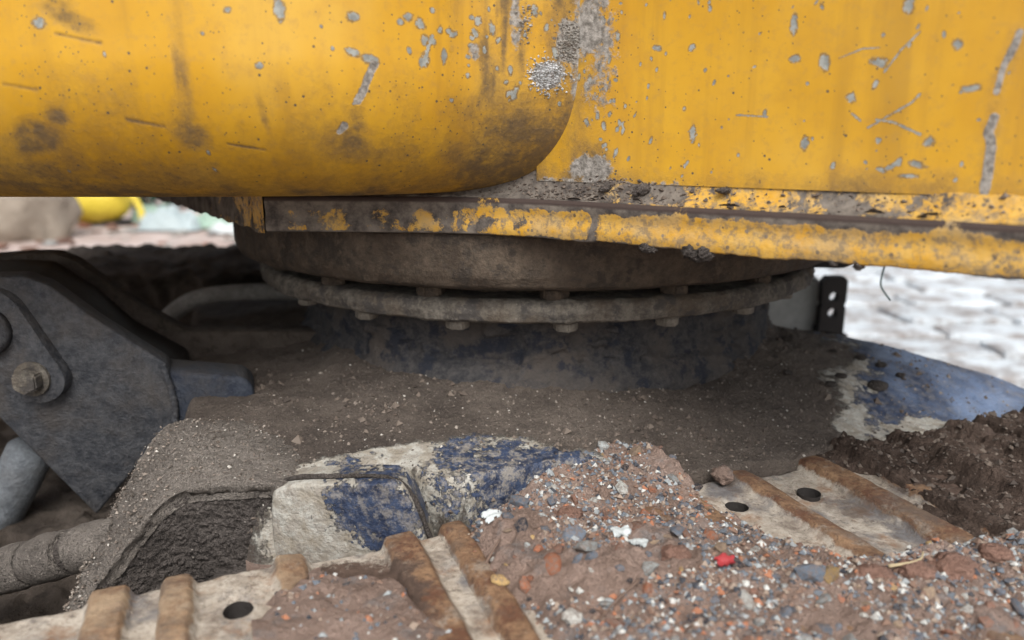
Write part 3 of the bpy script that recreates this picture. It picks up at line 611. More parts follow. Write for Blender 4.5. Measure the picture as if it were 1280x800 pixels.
for x, z, w, h, rot, k in [(-.589, .002, .035, .022, .3, .95), (-.617, -.01, .03, .02, 0, .7), (-.55, .028, .014, .010, 0, .8), (-.51, .135, .03, .012, -.4, .9), (-.525, .15, .02, .012, 0, .8), (-.594, -.035, .05, .02, 0, .5), (-.305, .03, .006, .022, .1, .6), (-.393, .06, .010, .06, 0, .45), (-.40, .0, .022, .035, 0, .35), (-.20, -.005, .05, .025, 0, .55), (-.195, .02, .012, .02, 0, .55), (-.06, .03, .05, .04, 0, .5), (-.02, .0, .06, .03, 0, .5)]:
    dk = np.maximum(dk, k*blob(X, Zc, x, z, w, h, rot)*(.4+1.1*fbm(q3, 22, 4, 66)))
for pts, w in (([(-.60, .064), (-.563, .058)], .004), ([(-.467, .024), (-.426, .016)], .003), ([(-.356, -.005), (-.314, -.012)], .0025), ([(-.53, .12), (-.48, .11)], .0035)): dk = np.maximum(dk, .75*seg_field(X, Zc, pts, w*.7))
vst = fbm(q3*[1, 1, .12], 28, 4, 67)
dk = dk+.8*np.exp(-((X+.02)/.06)**2)*sstep(.40, .60, vst)*sstep(.0, .10, Zc)+.55*sstep(.02, .08, X)*(.4+fbm(q3, 14, 4, 69))+.75*np.exp(-((X-.02)/.07)**2)*sstep(.0, .08, Zc)*(.1+fbm(q3*[1, 1, .2], 16, 4, 70))+.40*sstep(.50, .66, fbm(q3*[1, 1, .15], 12, 4, 68))*sstep(.16, .02, Zc)+.35*np.exp(-((X+.395)/.02)**2)*sstep(.4, .6, vst)
gr = np.maximum(gr, dk)
grid('counterweight', P, M['yellow'], Y_, np.stack([np.clip(gr, 0, 1), chip, mud], -1))
# flange: curved thick bottom plate with a sloping ledge above it
FL = smooth_curve([(-.395, 1.221), (-.25, 1.213), (-.101, 1.198), (.0, 1.165), (.072, 1.125), (.16, 1.055), (.269, .978), (.401, .890), (.535, .781), (.592, .738)], 560, 2)
FT = np.gradient(FL, axis=0); FT /= np.linalg.norm(FT, axis=1, keepdims=True); FN = np.stack([FT[:, 1], -FT[:, 0]], 1)     # outward
s_ = np.r_[0, np.cumsum(np.linalg.norm(np.diff(FL, axis=0), axis=1))]
rag = .008*(fbm(np.stack([s_*10, 0*s_, 0*s_], -1), 2.5, 5, 71, .65)-.5)*sstep(.42, .5, s_)
prof = [(-.05, -.137), (-.004, -.144), (0, -.142)]+[(.0015*math.sin(9*t), -.142+.054*t) for t in np.linspace(.05, .95, 26)]+[(-.0005, -.0885), (-.003, -.0865), (-.008, -.0868)]
prof = np.array(prof); n_ = len(prof); lowm = np.clip((-.10-prof[:, 1])/.04, 0, 1)
P = np.zeros((len(FL), n_, 3)); P[..., :2] = FL[:, None]+FN[:, None]*prof[None, :, :1]; P[..., 2] = prof[None, :, 1]+rag[:, None]*lowm[None]
P = dense(P, 1, 3); nn = np.zeros_like(P); nn[..., :2] = FN[:, None]; P = P+nn*(.0018*(fbm(P, 30, 4, 72)-.5))[..., None]
S2 = s_[:, None]+0*P[..., 0]; zf = P[..., 2]
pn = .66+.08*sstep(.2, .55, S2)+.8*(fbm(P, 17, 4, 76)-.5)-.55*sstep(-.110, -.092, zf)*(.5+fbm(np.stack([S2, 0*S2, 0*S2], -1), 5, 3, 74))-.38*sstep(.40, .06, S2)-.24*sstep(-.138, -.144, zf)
for sc_, w in ((.535, .006),): pn = pn-.42*np.exp(-((S2-sc_-.02*(fbm(P, 9, 2, 75)-.5))/w)**2)*(1 if sc_ < .6 else .8)
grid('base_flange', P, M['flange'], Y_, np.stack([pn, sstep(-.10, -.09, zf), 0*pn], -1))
pr2 = np.array([(-.006, -.0885)]+[(-.006-.026*t-.004*math.sin(math.pi*t), -.086+.028*t-.004*math.sin(math.pi*t)) for t in np.linspace(0, 1, 14)]+[(-.060, -.054), (-.12, -.052)])
P = np.zeros((len(FL), len(pr2), 3)); P[..., :2] = FL[:, None]+FN[:, None]*pr2[None, :, :1]; P[..., 2] = pr2[None, :, 1]
P = dense(P, 1, 2); P[..., 2] += .007*(fbm(P, 24, 4, 77)-.5)+.004*(fbm(P, 70, 3, 78)-.5)
S2 = s_[:, None]+0*P[..., 0]; tq = np.linspace(0, 1, P.shape[1])[None]; wq = np.exp(-((S2-.50)/.10)**2); P[..., 2] += wq*.026*sstep(.15, .75, tq)*(.35+1.1*fbm(P, 22, 4, 81))
pn = .50-.32*wq+.16*sstep(.55, .85, S2)-.35*sstep(.50, .35, S2)-.25*np.exp(-((S2-.87)/.05)**2)
grid('sloping_ledge', P, M['flange'], Y_, np.stack([pn, 0*pn, 0*pn], -1))
LP = P[:, 4:-4].reshape(-1, 3); lw = (.15+wq[:, 4:-4]).ravel()*(S2[:, 4:-4].ravel() > .3); k = RS.choice(len(LP), 1500, p=lw/lw.sum()); scatter_octa('crumbs', LP[k], RS.gamma(1.6, .0009, 1500).clip(.0006, .005), M['crumb'], Y_)
# receding corner of the flange on the left and the grimy underside
c0 = np.array([-.400, 1.228]); c1 = c0+np.array([-.57, .82])*.9
nn_ = 90; tt = np.linspace(0, 1, nn_); zq = np.linspace(0, 1, 14); T_, Zq = np.meshgrid(tt, zq, indexing='ij'); low = -.146+.012*(fbm(np.stack([T_*14, 0*T_, 0*T_], -1), 1.5, 4, 79)-.5)
P = np.stack([c0[0]+(c1[0]-c0[0])*T_, c0[1]+(c1[1]-c0[1])*T_, low*(1-Zq)-.05*Zq], -1)
pn = .52-.25*sstep(.0, .5, T_); grid('flange_return', P, M['flange'], Y_, np.stack([pn, 0*pn, 0*pn], -1))
poly = [(x, y, -.136) for x, y in (FL-FN*.008)[::20]]+[(1.60, 2.20, -.136), (1.0, 2.72, -.136), (-.9, 2.75, -.136), (-.912, 1.98, -.136)]
bm_obj('belly_plate', prism_bm(poly, (0, 0, .02)), M['grimeplate'], Y_)
shell = [(.125, 1.185), (.345, .995), (.590, .824), (1.60, 2.27), (1.0, 2.78), (-1.6, 2.8), (-1.6, 1.3), (-.4, 1.3), (.0, 1.26)]
bm_obj('house_shell', prism_bm([(x, y, -.07) for x, y in shell], (0, 0, .65)), M['yellow'], Y_)
bm_obj('flange_end', prism_bm([(*(FL[-1]-FN[-1]*.002), -.140), (*(FL[-1]-FN[-1]*.10), -.135), (*(FL[-1]-FN[-1]*.10), -.06), (*(FL[-1]-FN[-1]*.03), -.062), (*(FL[-1]-FN[-1]*.002), -.090)], (*(FT[-1]*.006), 0)), M['flange'], Y_)
# mud clods hanging from the flange edge, paint flakes curling off the ledge
def on_flange(s, out, z):
    k = int(np.searchsorted(s_, s)); k = min(k, len(FL)-1); return (*(FL[k]+FN[k]*out), z)
for k, (s, z, r) in enumerate([(.622, -.144, .008), (.690, -.145, .010), (.700, -.150, .008), (.709, -.144, .009), (.632, -.146, .005), (.868, -.143, .0045), (.896, -.144, .005)]):
    lump('mud_clod', on_flange(s, -.003, z), r, M['darkmud'], 80+k, Y_, .65, (1.3, .8, 1.0), 4)
for k in range(9):
    s = (.50, .53, .55, .60, .735, .80, .905, .955, .965)[k]; b0 = np.array(on_flange(s, -.006+RS.uniform(-.006, .004), -.084+RS.uniform(0, .004))); L = (.012, .007, .004, .006, .014, .005, .012, .006, .009)[k]
    k2 = min(int(np.searchsorted(s_, s)), len(FL)-1); tx = np.array([*FT[k2], 0]); nx = np.array([*FN[k2], 0])
    V = [b0-tx*L, b0+tx*L*.9, b0+tx*L*.5+nx*.003+np.array([0, 0, .003]), b0-tx*L*.6+nx*.002+np.array([0, 0, .0018])]; V += [v+nx*-.0015+np.array([0, 0, -.001]) for v in V]
    finish('paint_flake', V, [[0, 1, 2, 3], [7, 6, 5, 4], [0, 3, 7, 4], [1, 5, 6, 2], [3, 2, 6, 7], [0, 4, 5, 1]], M['darkmud'], Y_, smooth=False)
rc_ = np.random.RandomState(23)
for k, (s, o_, z, r, sq) in enumerate([(.605, -.020, -.066, .009, (1.3, 1, .9)), (.545, -.018, -.068, .006, (1.5, 1, .8)), (.72, -.022, -.064, .006, (1.6, 1, .7)), (.595, -.016, -.072, .005, (1, 1, 1))]):
    lump('dirt_clod', on_flange(s, o_, z), r, M['darkmud'], 600+k, Y_, .42, sq, 3)
for (cx_, cz_, wx, wz_, n_c, mt) in ((.050, .088, .020, .016, 900, 'cement'), (.080, .135, .014, .022, 800, 'cementdark'), (.02, .16, .010, .02, 120, 'cementdark')):
    px_ = rc_.normal(cx_, wx*.6, n_c); pz_ = rc_.normal(cz_, wz_*.6, n_c); py_ = np.interp(px_, xc[:, 0], xc[:, 1])+np.where(pz_ > zc_, 0, Rr-np.sqrt(np.maximum(Rr*Rr-(zc_-pz_)**2, 0)))
    scatter_octa('cement_splash', np.stack([px_, py_-.0005, pz_], -1), rc_.gamma(2, .0007, n_c).clip(.0005, .0032), M[mt], Y_, rc_)
bm_obj('stop_block', prism_bm([(.60, 1.62, -.20), (.735, 1.62, -.20), (.735, 1.62, -.262), (.715, 1.62, -.270), (.60, 1.62, -.268)], (.02, .1, 0), .004), M['blk'], Y_)
tube('dangling_wire', smooth_curve([(.434, .874, -.140), (.431, .873, -.155), (.430, .872, -.165), (.434, .871, -.172), (.443, .870, -.183)], 16, 1), .0011, M['wire'], Y_, 6)

# ================================================================== near crawler track
TZ = -.52; PITCH = .354
def shoe_prof(x):                                     # x: 0..PITCH*1.12 from the leading edge; height of the section above the plate
    def ridge(c, w, h): return h*sstep(0, 1, np.clip((w+.005-np.abs(x-c))/.014, 0, 1))*(1-.10*np.clip(np.abs(x-c)/w, 0, 1)**2)
    return np.maximum.reduce([ridge(.018, .021, .016), ridge(.152, .022, .015), ridge(.297, .025, .017)])
def make_track(name, label, e0, e1, starts, mudfun, parent_loc, holes=True):
    T = thing(name, label, 'track', parent_loc, None)
    for si, a0 in enumerate(starts):
        nx, ny = 170, 90; L = PITCH+.012
        X = np.linspace(-.008, L, nx); Yv = np.concatenate([np.linspace(e1, e1-.06, 24), np.linspace(e1-.063, e0, ny-24)])
        Xg, Eg = np.meshgrid(X, Yv, indexing='ij'); pr = shoe_prof(Xg+.007*(fbm(ae(a0+Xg, Eg, 0*Xg), 26, 4, 98)-.5))*(.88+.24*fbm(ae(a0+Xg, Eg, 0*Xg), 12, 3, 99))
        endt = 1-.30*sstep(e1-.035, e1, Eg); pr2_ = pr*endt
        z = TZ-.018+pr2_+.004*np.sin(Xg*20)
        wv = ae(a0+Xg, Eg, 0*Xg); dent = fbm(wv, 18, 4, 90+si)
        z = z+.006*(dent-.5)+.003*(fbm(wv, 60, 3, 91)-.5)-.014*sstep(e1-.012, e1, Eg)-.010*sstep(0, -.008, Xg)
        eo = Eg+(.010*(fbm(np.stack([a0+Xg, 0*Xg, 0*Xg], -1), 14, 3, 95)-.5)+.012*pr/.018)*sstep(e1-.05, e1, Eg)
        A = a0+Xg
        keep = np.ones((nx-1, ny-1), bool); holes_xy = []
        if holes:
            for hx in (.085, .222):
                for he in (e1-.088, e1-.33): holes_xy.append((hx, he))
        cxm = (Xg[:-1, :-1]+Xg[1:, 1:])/2; cym = (Eg[:-1, :-1]+Eg[1:, 1:])/2; hr = .0175
        for hx, he in holes_xy:
            ins = (cxm-hx)**2+(cym-he)**2 < hr**2; keep &= ~ins
            # snap the rim to a circle and press the edge in
            vin = np.zeros_like(Xg, bool); vin[:-1, :-1] |= ins; vin[1:, :-1] |= ins; vin[:-1, 1:] |= ins; vin[1:, 1:] |= ins
            vo = np.zeros_like(Xg, bool); vo[:-1, :-1] |= ~ins; vo[1:, :-1] |= ~ins; vo[:-1, 1:] |= ~ins; vo[1:, 1:] |= ~ins
            rim = vin & vo; dx = Xg[rim]-hx; dy = Eg[rim]-he; d = np.hypot(dx, dy)+1e-9
            A[rim] = a0+hx+dx/d*hr; eo[rim] = he+dy/d*hr; z[rim] = z[rim]-.003
        Pg = ae(A, eo, z)
        rid = np.clip(pr/.016, 0, 1); mm = mudfun(a0+Xg, Eg, pr)
        so = grid('track_shoe', Pg, M['shoe'], T, np.stack([rid, mm, sstep(.14, .0, a0+Xg)], -1), keep=keep)
        # end face and underside give the shoe its thickness
        V = np.concatenate([Pg[:, 0], Pg[:, 0]+np.array([0, 0, -.022])]); n0 = nx
        F = []
        for k in range(nx-1):
            F += [[k, k+1, n0+k+1, n0+k]]
        finish('end_edge', V, F, M['shoe'], so, None, np.tile([.9, .1, 0], (len(V), 1)))
        for hx, he in holes_xy:
            an = np.linspace(0, 2*math.pi, 25)[:-1]; zt = TZ-.018
            V, F = [], []
            for r, dz in ((hr*1.02, .0), (hr*.97, -.008), (hr*.95, -.05)):
                V.append(ae(a0+hx+r*np.cos(an), he+r*np.sin(an), zt+dz))
            V = np.concatenate(V); V = np.r_[V]; 
            for q in (0, 1):
                for k in range(24): F.append([q*24+k, q*24+(k+1) % 24, (q+1)*24+(k+1) % 24, (q+1)*24+k])
            F.append([48+k for k in range(24)]); finish('bolt_hole', V, F, M['blk'], so)
    return T
starts = [.61-PITCH*k for k in range(5, 0, -1)]+[.61+PITCH*k for k in range(0, 5)]
def near_mud(A, E_, pr):
    q = ae(A, E_, 0*A)
    m = .75*sstep(.92, 1.06, A)+.25*sstep(.3, -.1, A)*fbm(q, 12, 3, 97)*sstep(.65, .8, E_)+.75*blob(A, E_, .13, .80, .09, .14)+.5*sstep(.60, .66, .66+0*A)*blob(A, E_, .64, .9, .05, .05)
    return m+.9*sstep(.90, 1.0, A)*sstep(.66, .60, E_)
NT = make_track('crawler_track', 'rusty triple-grouser crawler track loaded with rubble in front of the frame', .35, .94, starts, near_mud, (.1, .7, GZ))
bm_obj('track_frame', prism_bm([ae(a, e, -.60) for a, e in [(-1.0, .40), (1.9, .40), (1.9, .90), (-1.0, .90)]], (0, 0, -.4), .02), M['darkmud'], NT)
bm_obj('lower_run', prism_bm([ae(a, e, GZ+.05) for a, e in [(-1.1, .35), (2.0, .35), (2.0, .94), (-1.1, .94)]], (0, 0, -.06), .01), M['crust'], NT)
# caked mud over the far shoes on the right (rough crust that follows the grousers)
av = np.linspace(.85, 2.0, 420); ev = np.linspace(.60, .985, 200); A, E_ = np.meshgrid(av, ev, indexing='ij'); Q = ae(A, E_, 0*A)
pr = shoe_prof(np.mod(A-.61, PITCH)); ex = sstep(.86, .985, A+.10*(fbm(Q, 9, 3, 101)-.5))
Zc = TZ-.024+pr*1.15+ex*(.014+.040*(fbm(Q, 9, 6, 102, .62)-.42)+.022*(fbm(Q, 48, 4, 103, .65)-.5))-.05*(1-ex)-.06*sstep(.945, .98, E_+.03*(fbm(Q, 20, 3, 104)-.5))
CRP = ae(A, E_, Zc).reshape(-1, 3); grid('mud_crust', ae(A, E_, Zc), M['crust'], NT, kind='stuff')
k = np.where(ex.ravel() > .7)[0]; k = k[RS.randint(0, len(k), 5000)]; scatter_octa('crumbs', CRP[k], RS.gamma(1.6, .0013, len(k)).clip(.0006, .007), M['crumb'], NT)

# ---- rubble heap on the track
def heap_z(A, E_):
    Q = ae(A, E_, 0*A); w = fbm(Q, 7, 4, 111)-.5
    eb = interp(A, [(.2, .90), (.30, .955), (.40, 1.02), (.55, 1.07), (.605, 1.07), (.64, 1.0), (.662, .80), (.695, .70), (.80, .665), (1.0, .625), (1.2, .60), (2, .56)])
    m = sstep(.22, .33, A+.06*w+.16*(.95-E_)*0)*sstep(eb+.03, eb-.06, E_+.07*w)
    m2 = .75*sstep(.0, .07, A+.30*w)*sstep(.235, .185, A+.10*w)*sstep(.955, .87, E_+.30*w)
    h = .046+.055*w+.030*(fbm(Q, 24, 4, 112)-.5)+.018*(fbm(Q, 65, 4, 113)-.5)
    h = h+.030*blob(A, E_, .58, 1.0, .16, .10)+.022*blob(A, E_, .95, .62, .2, .1)+.012*blob(A, E_, .35, .8, .1, .12)-.008*sstep(.6, .4, E_)
    z = TZ-.085+m*(.048+h)+.0*m2
    return np.maximum(z, TZ-.085+m2*(.112+.036*w+.012*(fbm(Q, 40, 3, 114)-.5))), m
av = np.linspace(.0, 2.0, 460); ev = np.linspace(.33, 1.14, 300); A, E_ = np.meshgrid(av, ev, indexing='ij'); Zh, mh = heap_z(A, E_)
hz = finish('rubble_mud', ae(A, E_, Zh).reshape(-1, 3), gridfaces(460, 300, keep=(np.maximum(mh[:-1, :-1], (A[:-1, :-1] < .3)*1.) > .02)), M['heap'])
tag(hz, 'reddish brown mud and rubble heaped on the crawler track', 'mud', kind='stuff')
# small gravel
ga = RS.uniform(.02, 1.7, 140000); ge = RS.uniform(.38, 1.12, 140000); gz, gm = heap_z(ga, ge)
ok = (gm > .55) & (fbm(ae(ga, ge, 0*ga), 11, 3, 300) > .40) | ((ga < .22) & (gz > TZ-.045) & (RS.rand(140000) < .12)); idx = np.where(ok)[0][:21000]
o = scatter_octa('small_gravel', ae(ga[idx], ge[idx], gz[idx]-.0002), RS.gamma(1.9, .00125, len(idx)).clip(.0008, .0058), M['gravel'])
tag(o, 'fine mixed gravel and grit spread through the rubble mud', 'gravel', kind='stuff')
# pebbles and shards: every one a thing
PEB = []
for s in range(14):
    V, F = rock_vf(200+s, 2 if s == 0 else 1, 1. if s else .3, .75 if s % 4 else .35); me = bpy.data.meshes.new('pebble'); me.from_pydata(V.tolist(), [], F)
    me.polygons.foreach_set('use_smooth', np.full(len(F), s == 0)); me.materials.append(SM['slate']); PEB.append(me)
placed = []
def put_pebble(a, e, r, kind, v=None, flat=None, tilt=.5, up=-.15, label=None, name='pebble'):
    z = float(heap_z(np.array([a]), np.array([e]))[0][0]); o = bpy.data.objects.new(name, PEB[RS.randint(len(PEB)) if v is None else v]); col.objects.link(o)
    p = ae(a, e, z); o.location = (p[0], p[1], p[2]+EYE+r*up*.5); o.scale = (r, r, r*(flat or 1)); o.rotation_euler = (RS.normal()*tilt, RS.normal()*tilt, RS.uniform(0, 6.28))
    o.material_slots[0].link = 'OBJECT'; o.material_slots[0].material = SM[kind]
    big = 'large ' if r > .0125 else ('tiny ' if r < .0072 else 'small ')
    sh = 'rounded pebble' if (PEB.index(o.data) == 0) else ('flat shard' if PEB.index(o.data) % 4 == 0 else 'angular pebble')
    tag(o, label or f'{big}{STONES[kind][0]} {sh} bedded in the rubble mud on the track', 'pebble', f'{STONES[kind][0]} stones in the rubble on the track'); placed.append((a, e, r)); return o
kinds = ['slate']*26+['white']*13+['pale']*17+['brown']*18+['dark']*13+['tan']*12+['ochre']*5+['brick']*5
tries = 0
while len(placed) < 290 and tries < 30000:
    tries += 1; a = RS.uniform(.24, 1.45); e = RS.uniform(.44, 1.08); m = float(heap_z(np.array([a]), np.array([e]))[1][0])
    p = ae(a, e, TZ); dpt = p[1]
    if m < .6 or abs(p[0])/dpt > .78 or RS.rand() > (1.15-.45*sstep(.75, 1.2, a)): continue
    if p[1] < .66: continue
    r = float(np.clip(RS.gamma(3.0, .0033), .0055, .021))
    if any((a-q[0])**2+(e-q[1])**2 < (.85*(r+q[2]))**2 for q in placed): continue
    put_pebble(a, e, r, kinds[RS.randint(len(kinds))])
for k, (nm, a, e, r, kd, v, lab) in enumerate([
    ('stone_shard', .392, .754, .024, 'pale', 4, 'broad pale grey-green stone shard lying flat in the rubble'), ('stone_shard', .541, .775, .022, 'slate', 8, 'broad dull slate shard lying flat in the rubble'),
    ('brick_fragment', .306, .745, .014, 'brick', 1, 'bright orange brick fragment near the rusty grouser'), ('pebble', .286, .772, .013, 'ochre', 0, 'smooth honey-coloured pebble beside the brick fragment'),
    ('pebble', .333, .670, .016, 'white', 3, 'smooth oval white pebble in the rubble mud'), ('pebble', .363, .901, .019, 'slate', 5, 'wet blue-grey stone at the edge of the worn blue paint'),
    ('stone_slab', .624, .619, .026, 'slate', 7, 'dark broken slate slab leaning in the reddish mud'), ('pebble', .640, .612, .018, 'ochre', 2, 'large ochre stone beside the broken slate slab')]):
    put_pebble(a, e, r, kd, v, None, .2, .5, lab, nm)
def scrap(name, a, e, sz, mat, seed, lab, cat, asp=1.):
    u = np.linspace(-1, 1, 16); U_, V2 = np.meshgrid(u, u, indexing='ij'); ang = np.arctan2(V2, U_); rr = np.hypot(U_, V2)
    q = np.stack([U_+seed, V2, 0*U_], -1); keep = (rr < .55+.8*(fbm(np.stack([np.cos(ang)+seed, np.sin(ang), 0*ang], -1), 1.6, 3, seed)-.25))[:-1, :-1]
    AA = a+sz*U_*asp; EE = e+sz*V2; zz = heap_z(AA, EE)[0].max()*.6+heap_z(AA, EE)[0]*.4+sz*.5*(fbm(q, 2.2, 3, seed+1)-.35)
    T = ae(AA, EE, zz); B_ = T-np.array([0, 0, .0012]); n = 256
    F = np.concatenate([gridfaces(16, 16, keep=keep), gridfaces(16, 16, keep=keep)[:, ::-1]+n])
    tag(finish(name, np.concatenate([T.reshape(-1, 3), B_.reshape(-1, 3)]), F, mat), lab, cat)
M['whitep'] = mat_plain('white_plastic', (.56, .60, .60), .45, .3); M['redp'] = mat_plain('red_plastic', (.36, .045, .05), .5, .5)
scrap('plastic_scrap', .455, .783, .018, M['whitep'], 3, 'torn white plastic scrap on top of the rubble', 'plastic scrap'); scrap('plastic_scrap', .466, .752, .016, M['whitep'], 5, 'pale aqua-white plastic flake next to the torn white scrap', 'plastic scrap')
scrap('paint_flake', .312, .880, .016, M['whitep'], 8, 'curled white paint flake at the edge of the frame paint', 'paint flake'); scrap('plastic_scrap', .535, .672, .013, M['redp'], 12, 'crumpled red plastic scrap in the rubble mud', 'plastic scrap', 1.4)
def twig(pts, r, mat, lab):
    q = np.array([[*ae(a, e, 0)[:2], float(heap_z(np.array([a]), np.array([e]))[0][0])+h] for a, e, h in pts]); tag(tube('twig', smooth_curve(q, 24, 2), np.linspace(r, r*.5, 24), mat, None, 7), lab, 'twig')
twig([(.427, .686, .006), (.39, .67, .010), (.357, .652, .005)], .0022, M['twig'], 'thin reddish twig lying across the rubble'); twig([(.259, .798, .010), (.285, .82, .012), (.311, .841, .006)], .003, M['twig'], 'dark crooked twig beside the rounded grouser end')
twig([(.272, .690, .008), (.288, .712, .010)], .006, M['blk'], 'short black plastic stick poking out of the mud'); twig([(.72, .60, .008), (.755, .585, .012), (.775, .60, .008)], .0022, M['straw'], 'pale dry straw on the reddish mud'); twig([(.60, .655, .012), (.585, .69, .02)], .0018, M['twig'], 'dark stubby twig by the exposed track shoe')
for k, (a, e, r, lab) in enumerate([(.70, .60, .024, 'crumbly reddish clod beside the broken slate slab'), (.75, .585, .020, 'reddish clod with the dry straw lying on it'), (.80, .575, .026, 'broad reddish clod past the straw on the track'), (.87, .575, .018, 'reddish clod between the exposed and the caked shoes'), (.50, .72, .018, 'reddish clod near the crumpled red plastic'), (.42, .86, .016, 'reddish clod below the wet blue-grey stone')]):
    p = ae(a, e, float(heap_z(np.array([a]), np.array([e]))[0][0])); lump('mud_clod', p, r, M['redmud'], 400+k, None, .35, (1.15, .9, .6), 4, lab, 'clod', 'reddish clods on the track')
p = ae(.715, .915, TZ); lump('mud_clod', p+np.array([0, 0, .004]), .017, M['heap'], 420, None, .45, (1, 1, .8), 4, 'small crumbly brown clod on the end of the exposed grouser', 'clod')
for k in range(9):
    a, e = 1.0+.3*RS.rand(), 1.06+.18*RS.rand(); p = ae(a, e, float(chassis_z(np.array([a]), np.array([e]), 0)[0]))
    lump('mud_clod', p+np.array([0, 0, .004]), RS.uniform(.006, .011) if k else .018, M['darkmud'], 430+k, None, .4, (1.2, 1, .6), 2, 'largest dark clod on the dusty frame plate near the wiped blue end' if not k else 'small dark clod on the dusty frame plate near the wiped blue end', 'clod', 'dark clods on the frame plate')

# ================================================================== far side: second track, hose, right-hand bits
FT_ = thing('far_crawler_track', 'mud-buried crawler track on the far side of the machine', 'track', (-.6, 3.0, GZ))
av = np.linspace(-2.2, 1.1, 260); ev = np.linspace(0, 1, 110); A, V_ = np.meshgrid(av, ev, indexing='ij')
Ez = 2.50+.0*A+np.clip(V_-.45, 0, 1)*1.3; Zt = np.where(V_ < .45, -1.3+.90*V_/.45, -.40); Q = ae(A, Ez, Zt)
lum = fbm(Q, 4.5, 5, 121, .6)-.5
Q[..., 1] -= .35*lum*sstep(1.0, .4, V_)+.05*(fbm(Q, 16, 3, 124)-.5); Q[..., 2] += .10*(fbm(Q, 5, 5, 122, .6)-.5)+.05*sstep(.4, .5, V_)*(fbm(Q, 14, 4, 123)-.5)
grid('mud_crust', Q, M['farmud'], FT_, kind='stuff')
for k in range(7):
    a0 = -2.0+k*.36; bm_obj('track_shoe', prism_bm([ae(a0, 2.50, -.66), ae(a0+.34, 2.50, -.66), ae(a0+.34, 3.1, -.66), ae(a0, 3.1, -.66)], (0, 0, .05), .008), M['crust'], FT_)
hs = tube('hydraulic_hose', smooth_curve([(-1.06, 2.02, -.62), (-.985, 2.01, -.53), (-.935, 2.0, -.468), (-.86, 2.0, -.414), (-.75, 2.0, -.398), (-.62, 2.01, -.398), (-.45, 2.03, -.405), (-.30, 2.1, -.42)], 60, 2), .023, M['hose'], None, 18)
tag(hs, 'dusty grey hydraulic hose arching out of the shadow beside the pedestal', 'hose')
bm = prism_bm([(.79, 2.34, -.40), (.95, 2.30, -.42), (.965, 2.30, -.60), (.96, 2.3, -.95), (.79, 2.34, -.95)], (.03, .12, 0), .012); bm_obj('rear_bracket', bm, M['pale'], U)['label'] = 'whitish block behind the slewing ring'
def holed_plate(name, c, w, h, th, holes, mat, parent):
    bm = bmesh.new(); n = 24; y0 = c[1]
    vs = []                                           # stack of strips, each with its own round hole
    hs_ = sorted(holes, reverse=True); tops = [c[2]+h/2]+[(a[0]+b[0])/2 for a, b in zip(hs_[:-1], hs_[1:])]+[c[2]-h/2]
    for k, (hz_, hr_) in enumerate(hs_):
        t, b = tops[k], tops[k+1]; ring = []; rect = []
        for q in range(n):
            a = 2*math.pi*(q+.5)/n; dx, dz = math.cos(a), math.sin(a); ring.append((c[0]+hr_*dx, hz_+hr_*dz))
            s1 = (w/2)/abs(dx) if abs(dx) > 1e-6 else 9; s2 = ((t-hz_) if dz > 0 else (hz_-b))/abs(dz) if abs(dz) > 1e-6 else 9; s0 = min(s1, s2); rect.append((c[0]+s0*dx, hz_+s0*dz))
        for y in (y0, y0+th):
            R1 = [bm.verts.new((x, y, z)) for x, z in ring]; R2 = [bm.verts.new((x, y, z)) for x, z in rect]; vs.append((R1, R2))
            for q in range(n): bm.faces.new([R1[q], R2[q], R2[(q+1) % n], R1[(q+1) % n]])
        (a1, a2), (b1, b2) = vs[-2], vs[-1]
        for q in range(n): bm.faces.new([a1[q], b1[q], b1[(q+1) % n], a1[(q+1) % n]]); bm.faces.new([a2[q], b2[q], b2[(q+1) % n], a2[(q+1) % n]])
    bmesh.ops.remove_doubles(bm, verts=bm.verts, dist=1e-4); bmesh.ops.recalc_face_normals(bm, faces=bm.faces); return bm_obj(name, bm, mat, parent)
holed_plate('perforated_tab', (.975, 2.25, -.50), .075, .20, .03, [(-.462, .014), (-.512, .014)], M['blk'], U)['label'] = 'dark tab with two round holes beside the whitish block'
bm_obj('tab_foot', prism_bm([(.94, 2.25, -.56), (1.03, 2.25, -.58), (1.03, 2.25, -.95), (.94, 2.25, -.95)], (0, .06, 0), .006), M['blk'], U)
rb = np.random.RandomState(9)
lump('boulder', (-6.95, 10.7, GZ+.45), .78, M['boulder'], 501, None, .22, (1.0, .8, 1.0), 4, 'big beige boulder on the far ground behind the machine', 'boulder')
TK = thing('yellow_tank', 'blurred yellow rounded tank with a curved hose on the far rubble', 'tank', (-6.7, 12.4, GZ))
lump('tank_body', (-6.75, 12.4, GZ+.38), .42, M['tank'], 502, TK, .06, (1.35, .9, .9), 4); bm_obj('skid', prism_bm([(-7.2, 12.2, GZ), (-6.2, 12.2, GZ), (-6.2, 12.2, GZ+.08), (-7.2, 12.2, GZ+.08)], (0, .5, 0), .02), M['blk'], TK)
tube('hose', smooth_curve([(-6.45, 12.2, GZ+.62), (-6.2, 12.1, GZ+.66), (-5.95, 12.0, GZ+.55), (-5.8, 11.95, GZ+.3), (-5.76, 11.9, GZ+.1)], 40, 2), .05, M['tank'], TK, 12)
uu = np.linspace(-1, 1, 60); U_, V2 = np.meshgrid(uu, uu, indexing='ij'); q = np.stack([U_, V2, 0*U_], -1); bl_ = np.clip(1-(U_**2+V2**2), 0, 1)**.6
M['sheetg'] = mat_plain('pale_green_plastic', (.30, .42, .34), .4, .4)
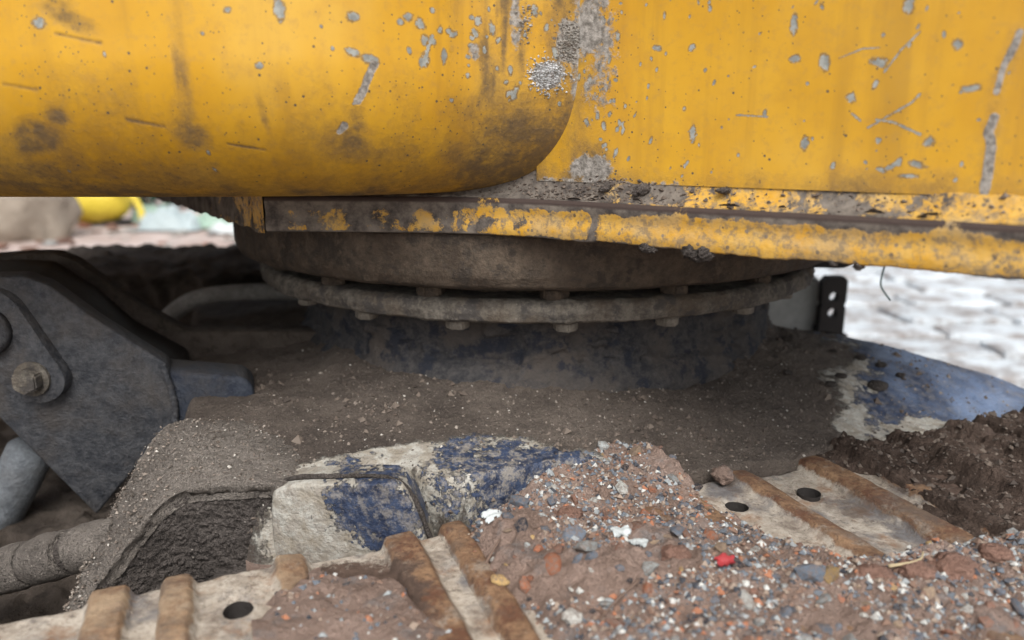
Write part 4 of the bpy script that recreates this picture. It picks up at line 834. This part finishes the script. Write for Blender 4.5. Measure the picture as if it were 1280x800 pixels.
for cx_, cy_, w_, h_, mt, lab, sd in ((-5.25, 11.7, .50, .40, 'sheet', 'crumpled pale blue plastic sheet heaped on the far rubble', 6), (-4.65, 11.9, .38, .34, 'sheetg', 'crumpled pale green plastic sheet beside the blue one', 16), (-5.9, 12.6, .40, .42, 'sheetg', 'green plastic sheet lying behind the curved hose', 26), (-4.2, 11.2, .25, .2, 'whitep', 'small white plastic bag lying past the green sheet', 36)):
    P = np.stack([cx_+w_*U_+.1*(fbm(q+sd, 3, 3, 5)-.5), cy_+w_*.6*V2, GZ+.03+bl_*h_*(.3+1.5*(fbm(q+sd, 2.6, 4, sd)-.3))], -1); tag(grid('plastic_sheet', P, M[mt]), lab, 'plastic sheet')
n = 1500; p = rb.normal(size=(n, 3)); p = p/np.linalg.norm(p, axis=1, keepdims=True)*(rb.rand(n, 1)**.4)*[2.4, .7, .75]+np.array([-7.6, 15.5, GZ+.75]); V = []; F = []
for k in range(n):
    a = rb.normal(size=3); a /= np.linalg.norm(a); b = np.cross(a, rb.normal(size=3)); b /= np.linalg.norm(b); l, w = rb.uniform(.08, .16), rb.uniform(.03, .06)
    V += [p[k]-a*l, p[k]+b*w, p[k]+a*l, p[k]-b*w]; F.append([4*k, 4*k+1, 4*k+2, 4*k+3])
SH = thing('shrub', 'dark green leafy shrub behind the yellow tank', 'shrub', (-7.6, 15.5, GZ)); finish('foliage', V, F, M['leaf'], SH, smooth=False)
for k in range(4): tube('stem', [(-8.6+.6*k, 15.5, GZ), (-8.7+.62*k, 15.5, GZ+.5), (-8.6+.66*k, 15.45, GZ+1.0)], [.05, .04, .02], M['twig'], SH, 7)
for k in range(70):
    y = rb.uniform(8.2, 13.2); x = y*rb.uniform(-.68, -.36); r = rb.uniform(.05, .13)
    o = bpy.data.objects.new('rubble_stone', PEB[rb.randint(len(PEB))]); col.objects.link(o); o.location = (x, y, r*.3); o.scale = (r*1.4, r, r*.8); o.rotation_euler = (0, 0, rb.uniform(0, 6)); o.material_slots[0].link = 'OBJECT'; kd = ['white', 'white', 'pale', 'brown', 'brick'][rb.randint(5)]; o.material_slots[0].material = SM[kd]
    tag(o, f'{STONES[kd][0]} rubble stone scattered on the far pinkish ground', 'stone', f'{STONES[kd][0]} stones on the far ground')

# ------------------------------------------------------------------ real size
for o in list(scn.objects):
    if o.parent is None and o.type in {'MESH', 'EMPTY'}:
        o.location = o.location*SC; o.scale = o.scale*SC
